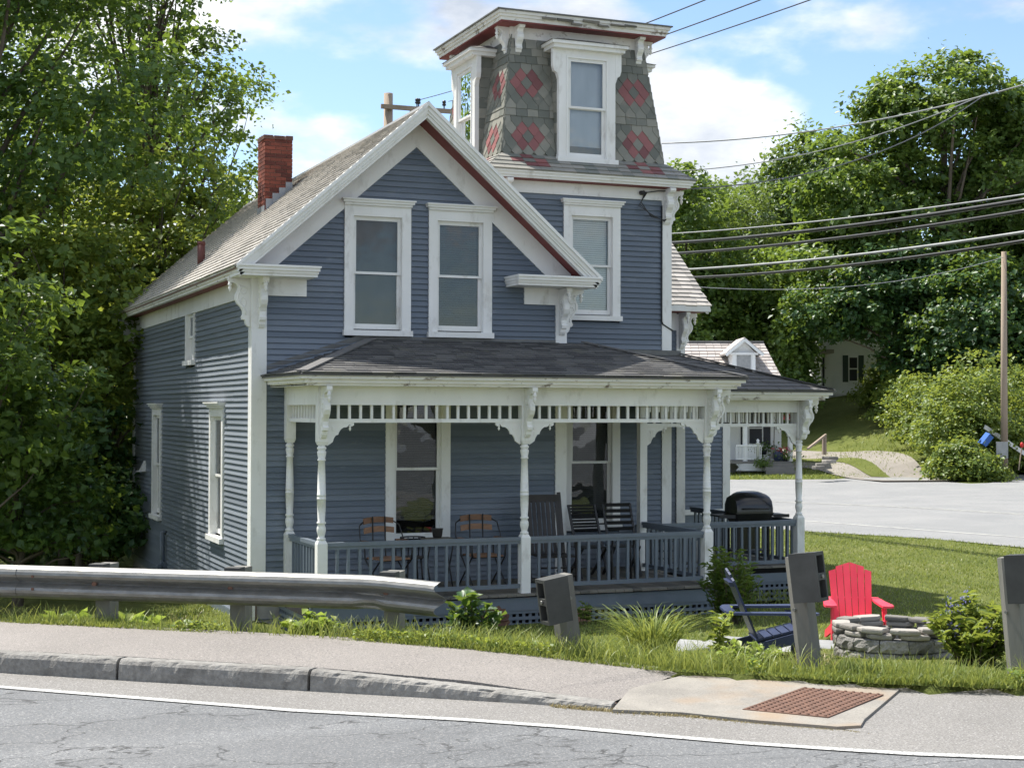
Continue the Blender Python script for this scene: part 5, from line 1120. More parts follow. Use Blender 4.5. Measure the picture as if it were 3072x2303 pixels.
V, F, A = blades_arrays(np.stack([px_, py_, np.full(n, -.297)], 1), NR.uniform(.008, .04, n)*np.clip(6.0-x, .2, 1), np.full(n, .004), NR.uniform(.3, 1, n), 2, tone=.7); tag(npmesh('gutter_moss', V, F, 'dry_stalk', A), 'dry grass and moss along the foot of the lowered kerb', 'grass', kind='stuff')
# lawns
def scatter_lawn(n, x0, x1, y0, y1, test, name, hmin, hmax, wd, mat, label, tone=None):
    x = NR.uniform(x0, x1, n); y = NR.uniform(y0, y1, n); k = test(x, y); x, y = x[k], y[k]; z = gz(x, y); V, F, A = blades_arrays(np.stack([x, y, z-.01], 1), NR.uniform(hmin, hmax, len(x)), np.full(len(x), wd), NR.uniform(.2, .9, len(x)), 2, tone=tone)
    tag(npmesh(name, V, F, mat, A), label, 'grass', kind='stuff')
nohouse = lambda x, y: ~((x > 4.9) & (x < 11.05) & (y > 19.1) & (y < 32)) & ~((x > 10) & (x < 15.2) & (y > 21.1) & (y < 32)) & (np.hypot(x-9.02, y-12.55) > .57)
scatter_lawn(100000, 5.5, 23, 10, 34, lambda x, y: (y > interp_poly(SWB, x)+.3) & nohouse(x, y) & ~in_poly(R2, x, y) & ~((x > 7.3) & (x < 10.2) & (y > 13.2) & (y < 15.1) & (NR.uniform(0, 1, len(x)) < .75)), 'lawn_grass', .03, .085, .008, 'lawn_blade', 'mown lawn between the blue house, fire pit and back road')
scatter_lawn(24000, -3, 5.6, 13, 24, lambda x, y: (y > interp_poly(SWB, x)+.3) & ~((x > 4.7) & (y > 18.9)), 'yard_grass', .04, .11, .007, 'lawn_blade', 'grass below the guardrail on the shaded side of the house')
def far_grass(n, x0, x1, y0, y1, test, name, label, h=(.1, .3), wd=.03): scatter_lawn(n, x0, x1, y0, y1, test, name, h[0], h[1], wd, 'lawn_blade', label)
far_grass(16000, 32, 47, 60, 76, lambda x, y: ~in_poly(R2, x, y) & (x < 44.6+(y-62)*.25), 'far_lawn', 'small lawn in front of the far white cottage', (.05, .16), .02)
far_grass(9000, 43.5, 62, 54.5, 74, lambda x, y: ~in_poly(R2, x, y) & (x > 45.5), 'verge_bank', 'rough grass along the foot of the shrub bank', (.08, .3), .02)

def stems_plant(name, label, cat, loc, nst, h, spread, leaf, lsize, lmat, seed, aspect=.35, per=14, flower=None, group=None, tilt=.5):
    rg = np.random.default_rng(seed); z0 = g1(*loc)-.02; base = np.array([loc[0], loc[1], z0]); t = thing(name, tuple(base), label, cat, group); m = MB(); PP, NN, tips = [], [], []
    for k in range(nst):
        a = rg.uniform(0, 6.28); rr = spread*math.sqrt(rg.uniform(0, 1)); b = base+np.array([math.cos(a)*rr*.35, math.sin(a)*rr*.35, 0]); hh = h*rg.uniform(.6, 1.05)*(1-.35*(rr/spread)**2); tip = base+np.array([math.cos(a)*rr, math.sin(a)*rr, hh]); mid = (b+tip)/2+np.array([0, 0, .12*hh])
        m.tube([tuple(b), tuple(mid), tuple(tip)], [.006, .005, .002], 4, False); tips.append(tip)
        for q in range(per):
            s_ = rg.uniform(.15, 1.); p = (b*(1-s_)**2+mid*2*s_*(1-s_)+tip*s_*s_); aa = rg.uniform(0, 6.28); o = np.array([math.cos(aa), math.sin(aa), rg.uniform(.1, .7)]); PP.append(p+o*lsize*.45); NN.append(np.array([-math.cos(aa)*tilt, -math.sin(aa)*tilt, 1])+rg.normal(0, .25, 3))
    m.build('stem', 'twig', t); V, F, A = leaves_arrays(np.array(PP), np.array(NN), lsize, aspect, rng=rg); npmesh('foliage', V, F, lmat, A, t, base)
    if flower:
        FP = np.concatenate([tp+rg.normal(0, .03, (30, 3))*np.array([.6, .6, 1.6]) for tp in tips[:flower[1]]]); V, F, A = leaves_arrays(FP, rg.normal(size=(len(FP), 3)), .022, .8, rng=rg); npmesh('blossom', V, F, flower[0], A, t, base)
    return t
def tuft(name, label, cat, loc, nb, h, mat, seed, wd=.006, leanr=(.3, 1.), rad0=.12, group=None):
    rg = np.random.default_rng(seed); z0 = g1(*loc)-.02; base = np.array([loc[0], loc[1], z0]); a = rg.uniform(0, 6.28, nb); r0 = rad0*np.sqrt(rg.uniform(0, 1, nb)); P = np.stack([base[0]+np.cos(a)*r0, base[1]+np.sin(a)*r0, np.full(nb, z0)], 1); a2 = a+rg.normal(0, .5, nb); L = rg.uniform(leanr[0], leanr[1], nb)
    V, F, A = blades_arrays(P, h*rg.uniform(.55, 1.05, nb), np.full(nb, wd), np.stack([np.cos(a2)*L, np.sin(a2)*L, np.zeros(nb)], 1), 5, rg, .75); o = npmesh(name, V, F, mat, A, None, base); return tag(o, label, cat, group)
tuft('ornamental_grass', 'big arching clump of long bladed grass right of the first leaning post', 'grass clump', (6.55, 12.62), 420, .78, 'grass_blade', 3, .0065, (.25, .95), .2)
tuft('wild_grass', 'tall seeding grass tuft beside the cut guardrail end', 'grass clump', (4.75, 13.0), 130, .36, 'grass_blade', 4, .005, (.2, .9), .25)
tuft('wild_grass', 'loose grass tuft in the bed beside the leaning post at the fire pit', 'grass clump', (7.35, 11.15), 80, .28, 'dry_stalk', 5, .004, (.2, .7), .16)
stems_plant('weed_bush', 'dark leafy weed growing at the cut guardrail end', 'weed', (5.35, 14.05), 16, .62, .28, 0, .13, 'leaf_dark', 21, .5, 16)
stems_plant('feathery_bush', 'tall feathery green bush at the right corner post of the porch', 'shrub', (10.5, 17.9), 55, 1.1, .42, 0, .12, 'leaf_mid', 22, .16, 26)
stems_plant('tall_weed', 'single tall pale weed behind the navy chair', 'weed', (7.20, 12.5), 3, .72, .08, 0, .14, 'leaf_shrub', 23, .25, 22)
stems_plant('flower_bush', 'rounded green plant with pale purple flowers beside the fire pit', 'flower bush', (9.2, 11.35), 70, .62, .40, 0, .12, 'leaf_shrub', 24, .25, 24, ('purple_flower', 14))
stems_plant('yellow_weeds', 'low yellow green weeds in front of the navy chair', 'weed', (6.95, 11.62), 40, .24, .36, 0, .07, 'hosta_leaf', 25, .55, 12)
stems_plant('yellow_weeds', 'low yellow green weeds at the foot of the middle guardrail post', 'weed', (3.72, 14.05), 30, .24, .32, 0, .10, 'hosta_leaf', 26, .6, 10)
stems_plant('hosta', 'variegated hosta left of the first guardrail post', 'hosta', (1.78, 15.75), 12, .18, .24, 0, .20, 'hosta_leaf', 27, .5, 3, tilt=.9)
stems_plant('hosta', 'variegated hosta right of the first guardrail post', 'hosta', (2.30, 15.45), 10, .16, .24, 0, .19, 'hosta_leaf', 28, .5, 3, tilt=.9)
stems_plant('vine', 'small leafy vine sprig in front of the porch lattice', 'vine', (8.72, 18.75), 6, .40, .14, 0, .09, 'leaf_mid', 29, .6, 10)
stems_plant('weed_bush', 'bright bush behind the rear corner of the house beyond the guardrail', 'shrub', (4.0, 31.8), 60, 1.7, .9, 0, .17, 'hosta_leaf', 30, .5, 22)  # tree-shaded bush; the pale hosta colour paints in the brightness of sunlight
tuft('dry_stalks', 'bare dry stalks standing under the guardrail between two posts', 'stalks', (2.72, 15.2), 14, .42, 'dry_stalk', 31, .004, (.05, .3), .16)
# rusty scalloped ornament and loose bricks by the lattice
t = thing('rusty_ornament', (7.45, 18.75, -.98), 'rusty scalloped iron fan leaning on the porch lattice', 'ornament'); m = MB(); pl = []
for k in range(17):
    a = math.pi*(-.12+1.24*k/16); rr = .19+(.018 if k % 2 else -.012); pl.append((7.45+math.cos(a)*rr, 18.75, -.86+math.sin(a)*rr))
m.prism(pl, (0, .02, 0)); m.build('fan_plate', 'rust_iron', t)
for k in range(8):
    a = math.pi*(.02+.96*k/7); m = MB(); m.tube([(7.45+math.cos(a)*.05, 18.74, -.86+math.sin(a)*.05), (7.45+math.cos(a)*.17, 18.74, -.86+math.sin(a)*.17)], .012, 6); m.build('rib', 'rust_iron', t)
m = MB(); m.box((8.62, 18.95, -.96), (8.92, 19.05, -.80)); m.box((8.635, 18.945, -.945), (8.905, 18.951, -.815)); tag(m.build('block', 'terracotta', None, (8.77, 19.0, -.96)), 'pinkish masonry block standing against the porch lattice', 'block')
# ------------------------------------------------------------------ far houses
CR = Vector((math.cos(YAW), -math.sin(YAW), 0)); CD = Vector((math.sin(YAW), math.cos(YAW), 0))
def cf(l, d, z): p = CR*l+CD*d; return (p.x, p.y, z)    # lateral, depth frame facing the road bend
def cbox(m, l0, l1, d0, d1, z0, z1): return m.hexa([cf(l0, d0, z0), cf(l1, d0, z0), cf(l1, d1, z0), cf(l0, d1, z0), cf(l0, d0, z1), cf(l1, d0, z1), cf(l1, d1, z1), cf(l0, d1, z1)])
D0 = 80.; gx = lambda q: q
base = cf(12, D0, -1.3); h1 = thing('cottage', base, 'small white cottage with a slate roof, one dormer and dark shutters across the back road', 'house')
l0, l1 = 7.37, 14.03; zt = 3.05
m = MB(); cbox(m, l0, l1, D0, D0+7, -1.4, zt); W1 = m.build('wall', 'far_white', h1)
for k in range(24):
    m = MB(); z = -1.0+k*.165; cbox(m, 11.79, l1+.02, D0-.025, D0+.01, z, z+.15); m.build('clapboard', 'far_white', W1)
zr = 5.63; 
m = MB(); 
ze = zt-.15
m.add([cf(l0-.3, D0-.5, ze), cf(l1+.35, D0-.5, ze), cf(l1-.35, D0+3.4, zr), cf(l0-.3, D0+3.4, zr), cf(l1+.35, D0+7.4, ze), cf(l0-.3, D0+7.4, ze)], [(0, 1, 2, 3), (3, 2, 4, 5), (1, 4, 2)]); R1_ = m.build('roof', 'far_slate', h1)
nrow = 16
for i in range(nrow):
    t0, t1 = i/nrow, (i+1)/nrow; la = 8.6; 
    x = la-RNG.uniform(0, .3)
    while True:
        r_end = lerp(l1+.35, l1-.35, t0); xb = min(x+.42, r_end)
        if x >= r_end-.03: break
        m = MB(); A = lambda l, tt, up: Vector(cf(min(l, lerp(l1+.35, l1-.35, tt)), lerp(D0-.5, D0+3.4, tt)-up*.03, lerp(ze, zr, tt)+up*.03))
        m.hexa([A(x, t0, .2), A(xb-.02, t0, .2), A(xb-.02, min(1, t1+.02), .1), A(x, min(1, t1+.02), .1), A(x, t0, 1.6), A(xb-.02, t0, 1.6), A(xb-.02, min(1, t1+.02), .5), A(x, min(1, t1+.02), .5)]); m.build('roof_slate', 'far_slate', R1_); x += .42
m = MB(); m.beam(cf(l0, D0+3.4, zr+.05), cf(l1-.35, D0+3.4, zr+.05), .25, .1); m.build('ridge_cap', 'flashing', R1_)
# dormer
dl = 12.17; dz = 4.98; m = MB(); cbox(m, dl-.62, dl+.62, D0+.5, D0+3, dz-1.6, dz); m.add([cf(dl-.62, D0+.5, dz), cf(dl+.62, D0+.5, dz), cf(dl, D0+.5, dz+.62)], [(0, 1, 2)]); DM = m.build('dormer', 'far_white', h1)
m = MB(); cbox(m, dl-.36, dl+.36, D0+.47, D0+.5, dz-1.2, dz-.12); m.build('window', 'lead', DM)
for sg in (-1, 1):
    m = MB(); m.hexa([cf(dl, D0+.2, dz+.68), cf(dl+sg*.98, D0+.2, dz-.14), cf(dl+sg*.98, D0+3.0, dz-.14), cf(dl, D0+3.2, dz+.68), cf(dl, D0+.2, dz+.80), cf(dl+sg*1.04, D0+.2, dz-.05), cf(dl+sg*1.04, D0+3.0, dz-.05), cf(dl, D0+3.2, dz+.80)]); m.build('dormer_roof', 'far_slate', DM)
    m = MB(); m.beam(cf(dl, D0+.17, dz+.66), cf(dl+sg*.98, D0+.17, dz-.15), .05, .14); m.build('rake_moulding', 'far_white', DM); m = MB(); cbox(m, dl+sg*.50-.1, dl+sg*.50+.1, D0+.44, D0+.5, dz-1.3, dz-.05); m.build('trim', 'far_white', DM)
m = MB(); cbox(m, dl-.75, dl+.75, D0+.35, D0+.5, dz-.12, dz-.0); m.build('cornice', 'far_white', DM)
# porch of the cottage
pz = -0.62; wl_ = 12.16
m = MB(); cbox(m, 7.9, l1+.15, D0-2.4, D0, pz-.12, pz); m.build('porch_floor', 'far_deck', h1)
for a, b in ((11.93, 12.3), (13.11, 13.48)): m = MB(); cbox(m, a, b, D0-.06, D0-.026, pz+.75, pz+2.5); m.build('shutter', 'far_dark', h1)
m = MB(); cbox(m, 12.33, 13.1, D0-.05, D0-.026, pz+.78, pz+2.5); wn1 = m.build('window', 'far_white', h1)
for za, zb_ in ((pz+.85, pz+1.62), (pz+1.68, pz+2.45)): m = MB(); cbox(m, 12.38, 13.04, D0-.06, D0-.051, za, zb_); m.build('pane', 'far_dark', wn1)
for lp in (11.83, 14.12): m = MB(); q = cf(lp, D0-2.2, pz); m.box((q[0]-.09, q[1]-.09, pz), (q[0]+.09, q[1]+.09, pz+2.55)); m.build('porch_post', 'far_white', h1)
m = MB(); cbox(m, 7.9, l1+.4, D0-2.7, D0, pz+2.5, pz+2.75); m.build('porch_roof', 'far_white', h1)
m = MB(); cbox(m, 11.37, 12.63, D0-2.32, D0-2.22, pz+.75, pz+.83); rl = m.build('railing', 'far_white', h1); m = MB(); cbox(m, 11.37, 12.63, D0-2.3, D0-2.24, pz+.08, pz+.14); m.build('bottom_rail', 'far_white', rl)
for k in range(18): m = MB(); a = 11.37+k*(12.63-11.37)/17; cbox(m, a-.02, a+.02, D0-2.29, D0-2.25, pz+.1, pz+.76); m.build('baluster', 'far_white', rl)
m = MB(); q = cf(12.47, D0-2.27, pz); m.lathe([(.09, 0), (.09, .9), (.12, .92), (.05, .95), (.09, 1.05), (.0, 1.15)], q, 8); m.build('newel', 'far_white', rl)
m = MB()
for k in range(12):
    a = 11.37+k*.12; 
    for sg in (0, 1): m.beam(cf(a+(.35 if sg else 0), D0-2.38, pz-.48), cf(a+(0 if sg else .35), D0-2.38-.01*sg, pz-.13), .012, .05)
m.build('lattice', 'far_white', h1)
for k in range(3): m = MB(); cbox(m, 12.73, 14.19, D0-2.4-.3*(k+1), D0-2.4-.3*k, pz-.17*(k+1)-.12, pz-.17*k-.10); m.build('step', 'far_deck', h1)
# things on that porch
def simple(name, m, mat, org, label, cat, group=None): return tag(m.build(name, mat, None, org), label, cat, group)
q = cf(13.6, D0-2.0, pz); simple('blue_bin', MB().lathe([(.20, 0), (.27, .06), (.30, .45), (.26, .5)], q, 12), 'navy_plastic', q, 'dark round bin on the front step of the white cottage', 'bin')
q = cf(13.34, D0-1.9, pz); simple('snow_shovel', MB().hexa([(q[0]-.28, q[1], q[2]+.1), (q[0]+.28, q[1]-.1, q[2]+.1), (q[0]+.28, q[1]-.05, q[2]+.1), (q[0]-.28, q[1]+.05, q[2]+.1), (q[0]-.05, q[1], q[2]+.75), (q[0]+.05, q[1]-.03, q[2]+.75), (q[0]+.05, q[1], q[2]+.75), (q[0]-.05, q[1]+.03, q[2]+.75)]).tube([(q[0], q[1], q[2]+.7), (q[0]+.1, q[1]+.1, q[2]+1.9)], .03, 6), 'far_deck', q, 'grey shovel leaning upright on the cottage porch', 'shovel')
ORG = Vector((0, 0, 0))
def small_plant(loc, h, sp, mat, label, seed, flower=None, z=None):
    rg = np.random.default_rng(seed); n = 260; b = np.array(loc); P = b+rg.normal(0, 1, (n, 3))*np.array([sp*.5, sp*.5, h*.3])+np.array([0, 0, h*.5]); V, F, A = leaves_arrays(P, rg.normal(size=(n, 3))+np.array([0, 0, .8]), .13, .6, rng=rg); t = thing('potted_plant', tuple(loc), label, 'plant'); npmesh('foliage', V, F, mat, A, t, b); m = MB(); m.lathe([(.12, 0), (.18, .22)], loc, 10); m.build('pot', 'far_dark', t)
    if flower: P = b+rg.normal(0, 1, (120, 3))*np.array([sp*.45, sp*.45, h*.15])+np.array([0, 0, h*.95]); V, F, A = leaves_arrays(P, rg.normal(size=(120, 3)), .10, .8, rng=rg); npmesh('blossom', V, F, flower, A, t, b)
small_plant(cf(13.88, D0-2.1, pz), .6, .6, 'leaf_mid', 'potted plant with red flowers beside the cottage steps', 61, 'red_flower'); small_plant(cf(12.63, D0-2.7, pz-.3), .4, .4, 'leaf_mid', 'small green plant at the end of the cottage railing', 62)
small_plant(cf(13.86, D0-2.35, pz+1.75), .5, .5, 'leaf_dark', 'hanging basket with red flowers at the cottage porch corner', 63, 'red_flower'); small_plant(cf(13.01, D0-.8, pz+.3), .6, .7, 'leaf_dark', 'dark potted plant under the cottage window', 64)
# handrail and stone steps by the driveway
D3 = 72.
t = thing('handrail', cf(14.65, D3, 0.08), 'weathered wooden handrail beside stone steps up to the driveway', 'handrail'); m = MB(); m.beam(cf(13.6, D3-1.5, 0.19), cf(14.74, D3, 0.82), .09, .09); m.build('rail', 'pole_wood', t)
for lp in (14.62, 14.71): m = MB(); m.beam(cf(lp, D3, (-0.12)), cf(lp, D3, 0.74), .09, .09); m.build('post', 'pole_wood', t)
for i, (lp, zp, sx_) in enumerate(((14.67, -0.24, 0.42), (14.54, -0.37, 0.35), (14.15, -0.51, 0.4), (13.9, -0.62, 0.35))):
    q = cf(lp, D3-1-i*.5, zp-.1); ORG = Vector(q); tag(flat_stone(q, .3*i, sx_*.8, .3, .16, 0, 'cap_stone', None, 'step_stone'), ['topmost', 'second highest', 'third highest', 'lowest'][i]+' rough step stone beside the weathered wooden handrail', 'stone', 'stone steps by the handrail')
ORG = Vector((0, 0, 0))
# second house behind the trees
D4 = 103.; zb4 = 3.13; t = thing('farmhouse', cf(22.93, D4, zb4), 'pale grey white house with dark green shutters half hidden by trees up the drive', 'house')
m = MB(); cbox(m, 20.64, 26.51, D4, D4+8, zb4-.6, zb4+6.2); W4 = m.build('wall', 'far_white', t)
for k in range(30): m = MB(); z = zb4+.1+k*.2; cbox(m, 21.27, 26.51, D4-.04, D4+.01, z, z+.185); m.build('clapboard', 'far_white', W4)
m = MB(); cbox(m, 20.47, 26.74, D4-.1, D4, zb4-.1, zb4+.1); m.build('skirt_board', 'far_white', t)
m = MB(); cbox(m, 21.27, 21.41, D4-.1, D4, zb4, zb4+6); m.build('corner_board', 'far_white', t)
for cxp in (22.88, 25.17):
    for zz in (.75, 3.6):
        m = MB(); cbox(m, cxp-0.29, cxp+0.36, D4-.09, D4-.04, zb4+zz, zb4+zz+1.75); w4 = m.build('window', 'far_white', t)
        for a in (0, 1): m = MB(); cbox(m, cxp-0.22, cxp+0.29, D4-.1, D4-.091, zb4+zz+.1+a*.84, zb4+zz+.85+a*.80); m.build('pane', 'far_dark', w4)
        for a, b in ((-0.67, -0.31), (0.38, 0.74)): m = MB(); cbox(m, cxp+a, cxp+b, D4-.1, D4-.04, zb4+zz, zb4+zz+1.8); m.build('shutter', 'far_green', t)
m = MB(); cbox(m, 20.64, 21.27, D4-.6, D4+2, zb4-.3, zb4+2.6); m.build('entry_wall', 'far_white', t); m = MB(); cbox(m, 20.73, 20.87, D4-.65, D4-.6, zb4, zb4+2.4); m.build('door', 'far_dark', t)
m = MB(); cbox(m, 19.35, 21.14, D4-2.4, D4, zb4+2.6, zb4+2.85); m.build('porch_roof', 'far_slate', t)
m = MB(); m.prism([cf(20.47, D4-.4, zb4+6.2), cf(20.47, D4+8.4, zb4+6.2), cf(20.47, D4+4, zb4+9)], Vector(cf(26.74, 0, 0))-Vector(cf(20.47, 0, 0))); m.build('roof', 'far_slate', t)

# ------------------------------------------------------------------ poles, wires, roadside bits
def pole(x, y, z0, z1, r, label, arm=None):
    t = thing('utility_pole', (x, y, z0), label, 'utility pole'); m = MB(); m.tube([(x, y, z0-.3), (x, y, (z0+z1)/2), (x+.02, y, z1)], [r*1.15, r, r*.82], 12); m.build('pole', 'pole_wood', t)
    if arm:
        ad = Vector(arm).normalized(); zt_ = z1-.42; c = Vector((x, y, zt_))-ad*.15; m = MB(); m.beam(c-ad*.1+Vector((0, -.18, 0)), c+ad*2.5+Vector((0, -.18, 0)), .1, .12); m.build('crossarm', 'pole_wood', t)
        for s_ in (.95, 1.0, 1.75): m = MB(); q = c+ad*s_+Vector((0, -.18, .06)); m.lathe([(.02, 0), (.02, .08), (.06, .1), (.06, .14), (.035, .16), (.06, .18), (.05, .24)], q, 8); m.build('insulator', 'wire_black', t)
        m = MB(); m.beam(Vector((x, y-.15, zt_-.7)), c+ad*.8+Vector((0, -.15, -.05)), .03, .03); m.build('brace', 'wire_grey', t)
    return t
pole(13.3, 42, -1.3, 11.0, .16, 'grey wooden utility pole with crossarm rising behind the gable roof', (1, -.12, -.02))
pole(48.75, 58, -1.0, 9.45, .15, 'bare wooden utility pole beside the shrub bank at the right')
def wire(a, b, sag, r, mat, label, n=24, group=None):
    a = Vector(a); b = Vector(b); P = [a.lerp(b, k/n)-Vector((0, 0, sag*4*(k/n)*(1-k/n))) for k in range(n+1)]; org = a
    tag(MB().tube(P, r, 6).build('wire', mat, None, org), label, 'wire', group)
PAs = [(14.2, 41.8, 10.85), (15.05, 41.7, 10.85), (15.7, 41.6, 10.8)]
for i, (a, py0) in enumerate(zip(PAs, (1, 2, 3))): wire(a, [(12.19, 18.67, 8.40), (12.63, 18.49, 8.24), (13.69, 18.05, 8.37)][i], .15, .011, 'wire_black', ['highest power line crossing behind the tower roof', 'middle power line crossing behind the tower roof', 'lowest power line crossing behind the tower roof'][i])
for i, (p0, p1, r, mt, lb, sg) in enumerate([((18.68, 35.49, 6.51), (18.85, 21.39, 5.78), .017, 'wire_grey', 'pale thin cable topmost of the cable bundle right of the tower', .1), ((18.68, 35.50, 6.27), (18.85, 21.39, 5.69), .042, 'wire_black', 'thick black cable second from top right of the tower', .12), ((18.69, 35.50, 5.99), (18.85, 21.40, 5.50), .035, 'wire_black', 'thick black cable third from top right of the tower', .12),
        ((18.69, 35.51, 5.56), (18.86, 21.40, 5.12), .030, 'wire_grey', 'grey cable fourth from top right of the tower', .12), ((18.69, 35.51, 5.36), (18.86, 21.40, 4.97), .034, 'wire_black', 'black cable lowest of the bundle right of the tower', .15)]):
    wire(p0, p1, sg, r, mt, lb)
wire((18.70, 35.44, 8.88), (25.33, 28.39, 9.79), .35, .018, 'wire_grey', 'single pale wire sloping up across the big maple'); wire((11.9, 22.0, 5.5), (26.54, 32.21, 10.21), .55, .012, 'wire_black', 'service drop wire running from the tower corner to the right'); wire((18.71, 35.45, 8.14), (26.54, 32.21, 10.21), .45, .014, 'wire_grey', 'lower pale wire meeting the service drop before the maple')
wire((26.87, 48.36, 6.36), (48.75, 58, 9.2), .6, .014, 'wire_grey', 'thin low wire running to the bare pole by the bank'); wire((13.3, 41.9, 8.6), (15.68, 58.24, 11.55), .2, .02, 'wire_grey', 'guy wire slanting down left from the pole behind the roof'); 
t = thing('recycling_bin', (46.87, 57, .3), 'blue plastic bin tipped over in the shrubs by the pole', 'bin'); m = MB(); c_ = Vector((46.87, 57, .62)); ux_ = Vector((.55, -.25, .75)).normalized(); uz_ = Vector((-.7, .1, .55)).normalized(); uy_ = uz_.cross(ux_).normalized(); uz_ = ux_.cross(uy_); m.obox(c_, ux_, uy_, uz_, .28, .21, .12); m.build('bin_body', 'blue_box', t); m = MB(); m.obox(c_+uz_*.13, ux_, uy_, uz_, .30, .23, .02); m.build('rim', 'pale_plastic' if False else 'blue_box', t)
t = thing('road_sign', (47.45, 56.6, -1.0), 'back of a small grey road sign on a post beside the pole', 'sign'); m = MB(); m.obox((47.45, 56.6, .16), CR, CD, (0, 0, 1), .27, .015, .38); m.build('plate', 'wire_grey', t); m = MB(); m.beam((47.47, 56.63, -1.2), (47.47, 56.63, .4), .05, .05); m.build('post', 'far_dark', t)
t = thing('marker_stake', (48.95, 57.2, -.8), 'thin leaning stake with a red ribbon at the foot of the bare pole', 'stake'); m = MB(); m.beam((48.9, 57.2, -.8), (49.1, 57.2, .3), .04, .04); m.build('stake', 'pole_wood', t); m = MB(); m.lathe([(.04, 0), (.08, .05), (.07, .2), (.02, .25)], (49.1, 57.2, .25), 8); m.build('ribbon', 'bright_red', t)
t = thing('fallen_board', (49.9, 58.5, 0), 'pale broken board slanting behind the bare pole', 'board'); m = MB(); m.beam((48.1, 58.6, 1.2), (51.0, 58.9, -.25), .06, .2); m.build('board', 'pale_plastic', t)
# ------------------------------------------------------------------ trees
def tree(name, label, cat, lat, D, blobs, ncl, per, lsize, mat, tr, seed, group=None, flat=.55, shell=.38, limbs=14, aspect=.7, trunk_h=None, clr=.22, lean=0., gnd=None):
    """blobs: (lateral, depth, z centre, r lateral, r depth, r z) relative to the trunk foot"""
    rg = np.random.default_rng(seed); l_ = lat; bx, by, _ = cf(l_, D, 0); bz = (g1(bx, by) if gnd is None else gnd)-.1; base = np.array([bx, by, bz]); t = thing(name, (bx, by, bz), label, cat, group)
    B = np.array(blobs, float); wgt = (B[:, 3]*B[:, 4]*B[:, 5])**(2/3); ch = rg.choice(len(B), ncl, p=wgt/wgt.sum()); dirs = rg.normal(size=(ncl, 3)); dirs /= np.linalg.norm(dirs, axis=1, keepdims=True); rr = rg.uniform(0, 1, ncl)**shell
    loc = B[ch, :3]+dirs*rr[:, None]*B[ch, 3:6]; R = B[ch, 3:6].mean(1)
    cw = base+loc[:, :1]*np.array(CR)+loc[:, 1:2]*np.array(CD); cw[:, 2] = base[2]+loc[:, 2]
    ow = dirs[:, :1]*np.array(CR)+dirs[:, 1:2]*np.array(CD); ow[:, 2] += dirs[:, 2]
    cr = np.maximum(R*clr, lsize*2.2)*rg.uniform(.6, 1.35, ncl); tone = rg.uniform(.15, .85, ncl)
    P = np.repeat(cw, per, 0)+rg.normal(size=(ncl*per, 3))*np.repeat(cr, per)[:, None]*np.array([.62, .62, .62*flat]); N = np.repeat(ow, per, 0)*.55+np.array([0, 0, .75])+rg.normal(size=(ncl*per, 3))*.55
    V, F, A = leaves_arrays(P, N, lsize, aspect, rng=rg, tone=np.repeat(tone, per)); npmesh('crown', V, F, mat, A, t, base)
    top = (B[:, 2]).max(); th = trunk_h or top*.9; m = MB(); k = 7; wob = rg.normal(0, .12, (k, 2))*th*.06; pts = [(base[0]+wob[i, 0]*(i > 0)+lean*i/k, base[1]+wob[i, 1]*(i > 0), base[2]+th*i/(k-1)) for i in range(k)]; m.tube(pts, [tr*(1-.8*i/(k-1))*(1.25 if i == 0 else 1) for i in range(k)], 9)
    m.build('trunk', 'bark', t, base) if False else None
    m2 = MB(); m2.v, m2.f, m2.sm = m.v, m.f, m.sm
    for j in rg.choice(ncl, min(limbs, ncl), replace=False):
        e = cw[j]; s_ = np.clip((e[2]-base[2])/th*rg.uniform(.45, .75), .18, .9); a = np.array(pts[0])*(1-s_)+np.array(pts[-1])*s_; mid = (a+e)/2+np.array([0, 0, .12*np.linalg.norm(e-a)*rg.uniform(-.3, 1)])
        r0 = tr*.42*(1-.6*s_); m2.tube([tuple(a), tuple((a+mid)/2+rg.normal(0, .05, 3)), tuple(mid), tuple((mid+e)/2+rg.normal(0, .05, 3)), tuple(e)], [r0, r0*.8, r0*.6, r0*.4, r0*.15], 6, False)
    ORGs = ORG; m2.build('trunk', 'bark', t); return t
LG = 'trees beside the house'
tree('maple_tree', 'large dark leaved maple filling the upper left corner', 'tree', -10.96, 31, [(-1.5, 0, 13.5, 3.8, 3.0, 4.0), (2.0, .5, 9.6, 2.6, 2.2, 2.8), (-2.2, 0, 8.0, 3.2, 2.6, 2.8), (1.4, .2, 14.5, 2.6, 2.2, 3.0)], 480, 78, .15, 'leaf_maple', .30, 101, LG, limbs=26)
tree('ash_tree', 'tall airy tree whose open branches stand against the sky left of the chimney', 'tree', -8.9, 37, [(-.4, 0, 13.2, 2.6, 2.4, 3.2), (1.4, 0, 11.2, 1.5, 1.5, 1.7), (-1.2, 0, 9.0, 2.2, 2.2, 2.4), (.9, 0, 14.2, 1.5, 1.5, 2.2), (1.5, 0, 8.6, 1.0, 1.1, 1.2)], 330, 44, .13, 'leaf_mid', .24, 102, LG, limbs=46, shell=.5, clr=.17)
tree('ash_tree', 'slim pale branched tree between the maple and the chimney', 'tree', -8.57, 44, [(-.6, 0, 11.5, 2.2, 2.0, 3.0), (.6, 0, 8.6, 1.9, 1.8, 2.4), (-.4, 0, 6.5, 2.2, 2, 2.)], 260, 44, .14, 'leaf_mid', .2, 103, LG, limbs=34, shell=.5, clr=.2)
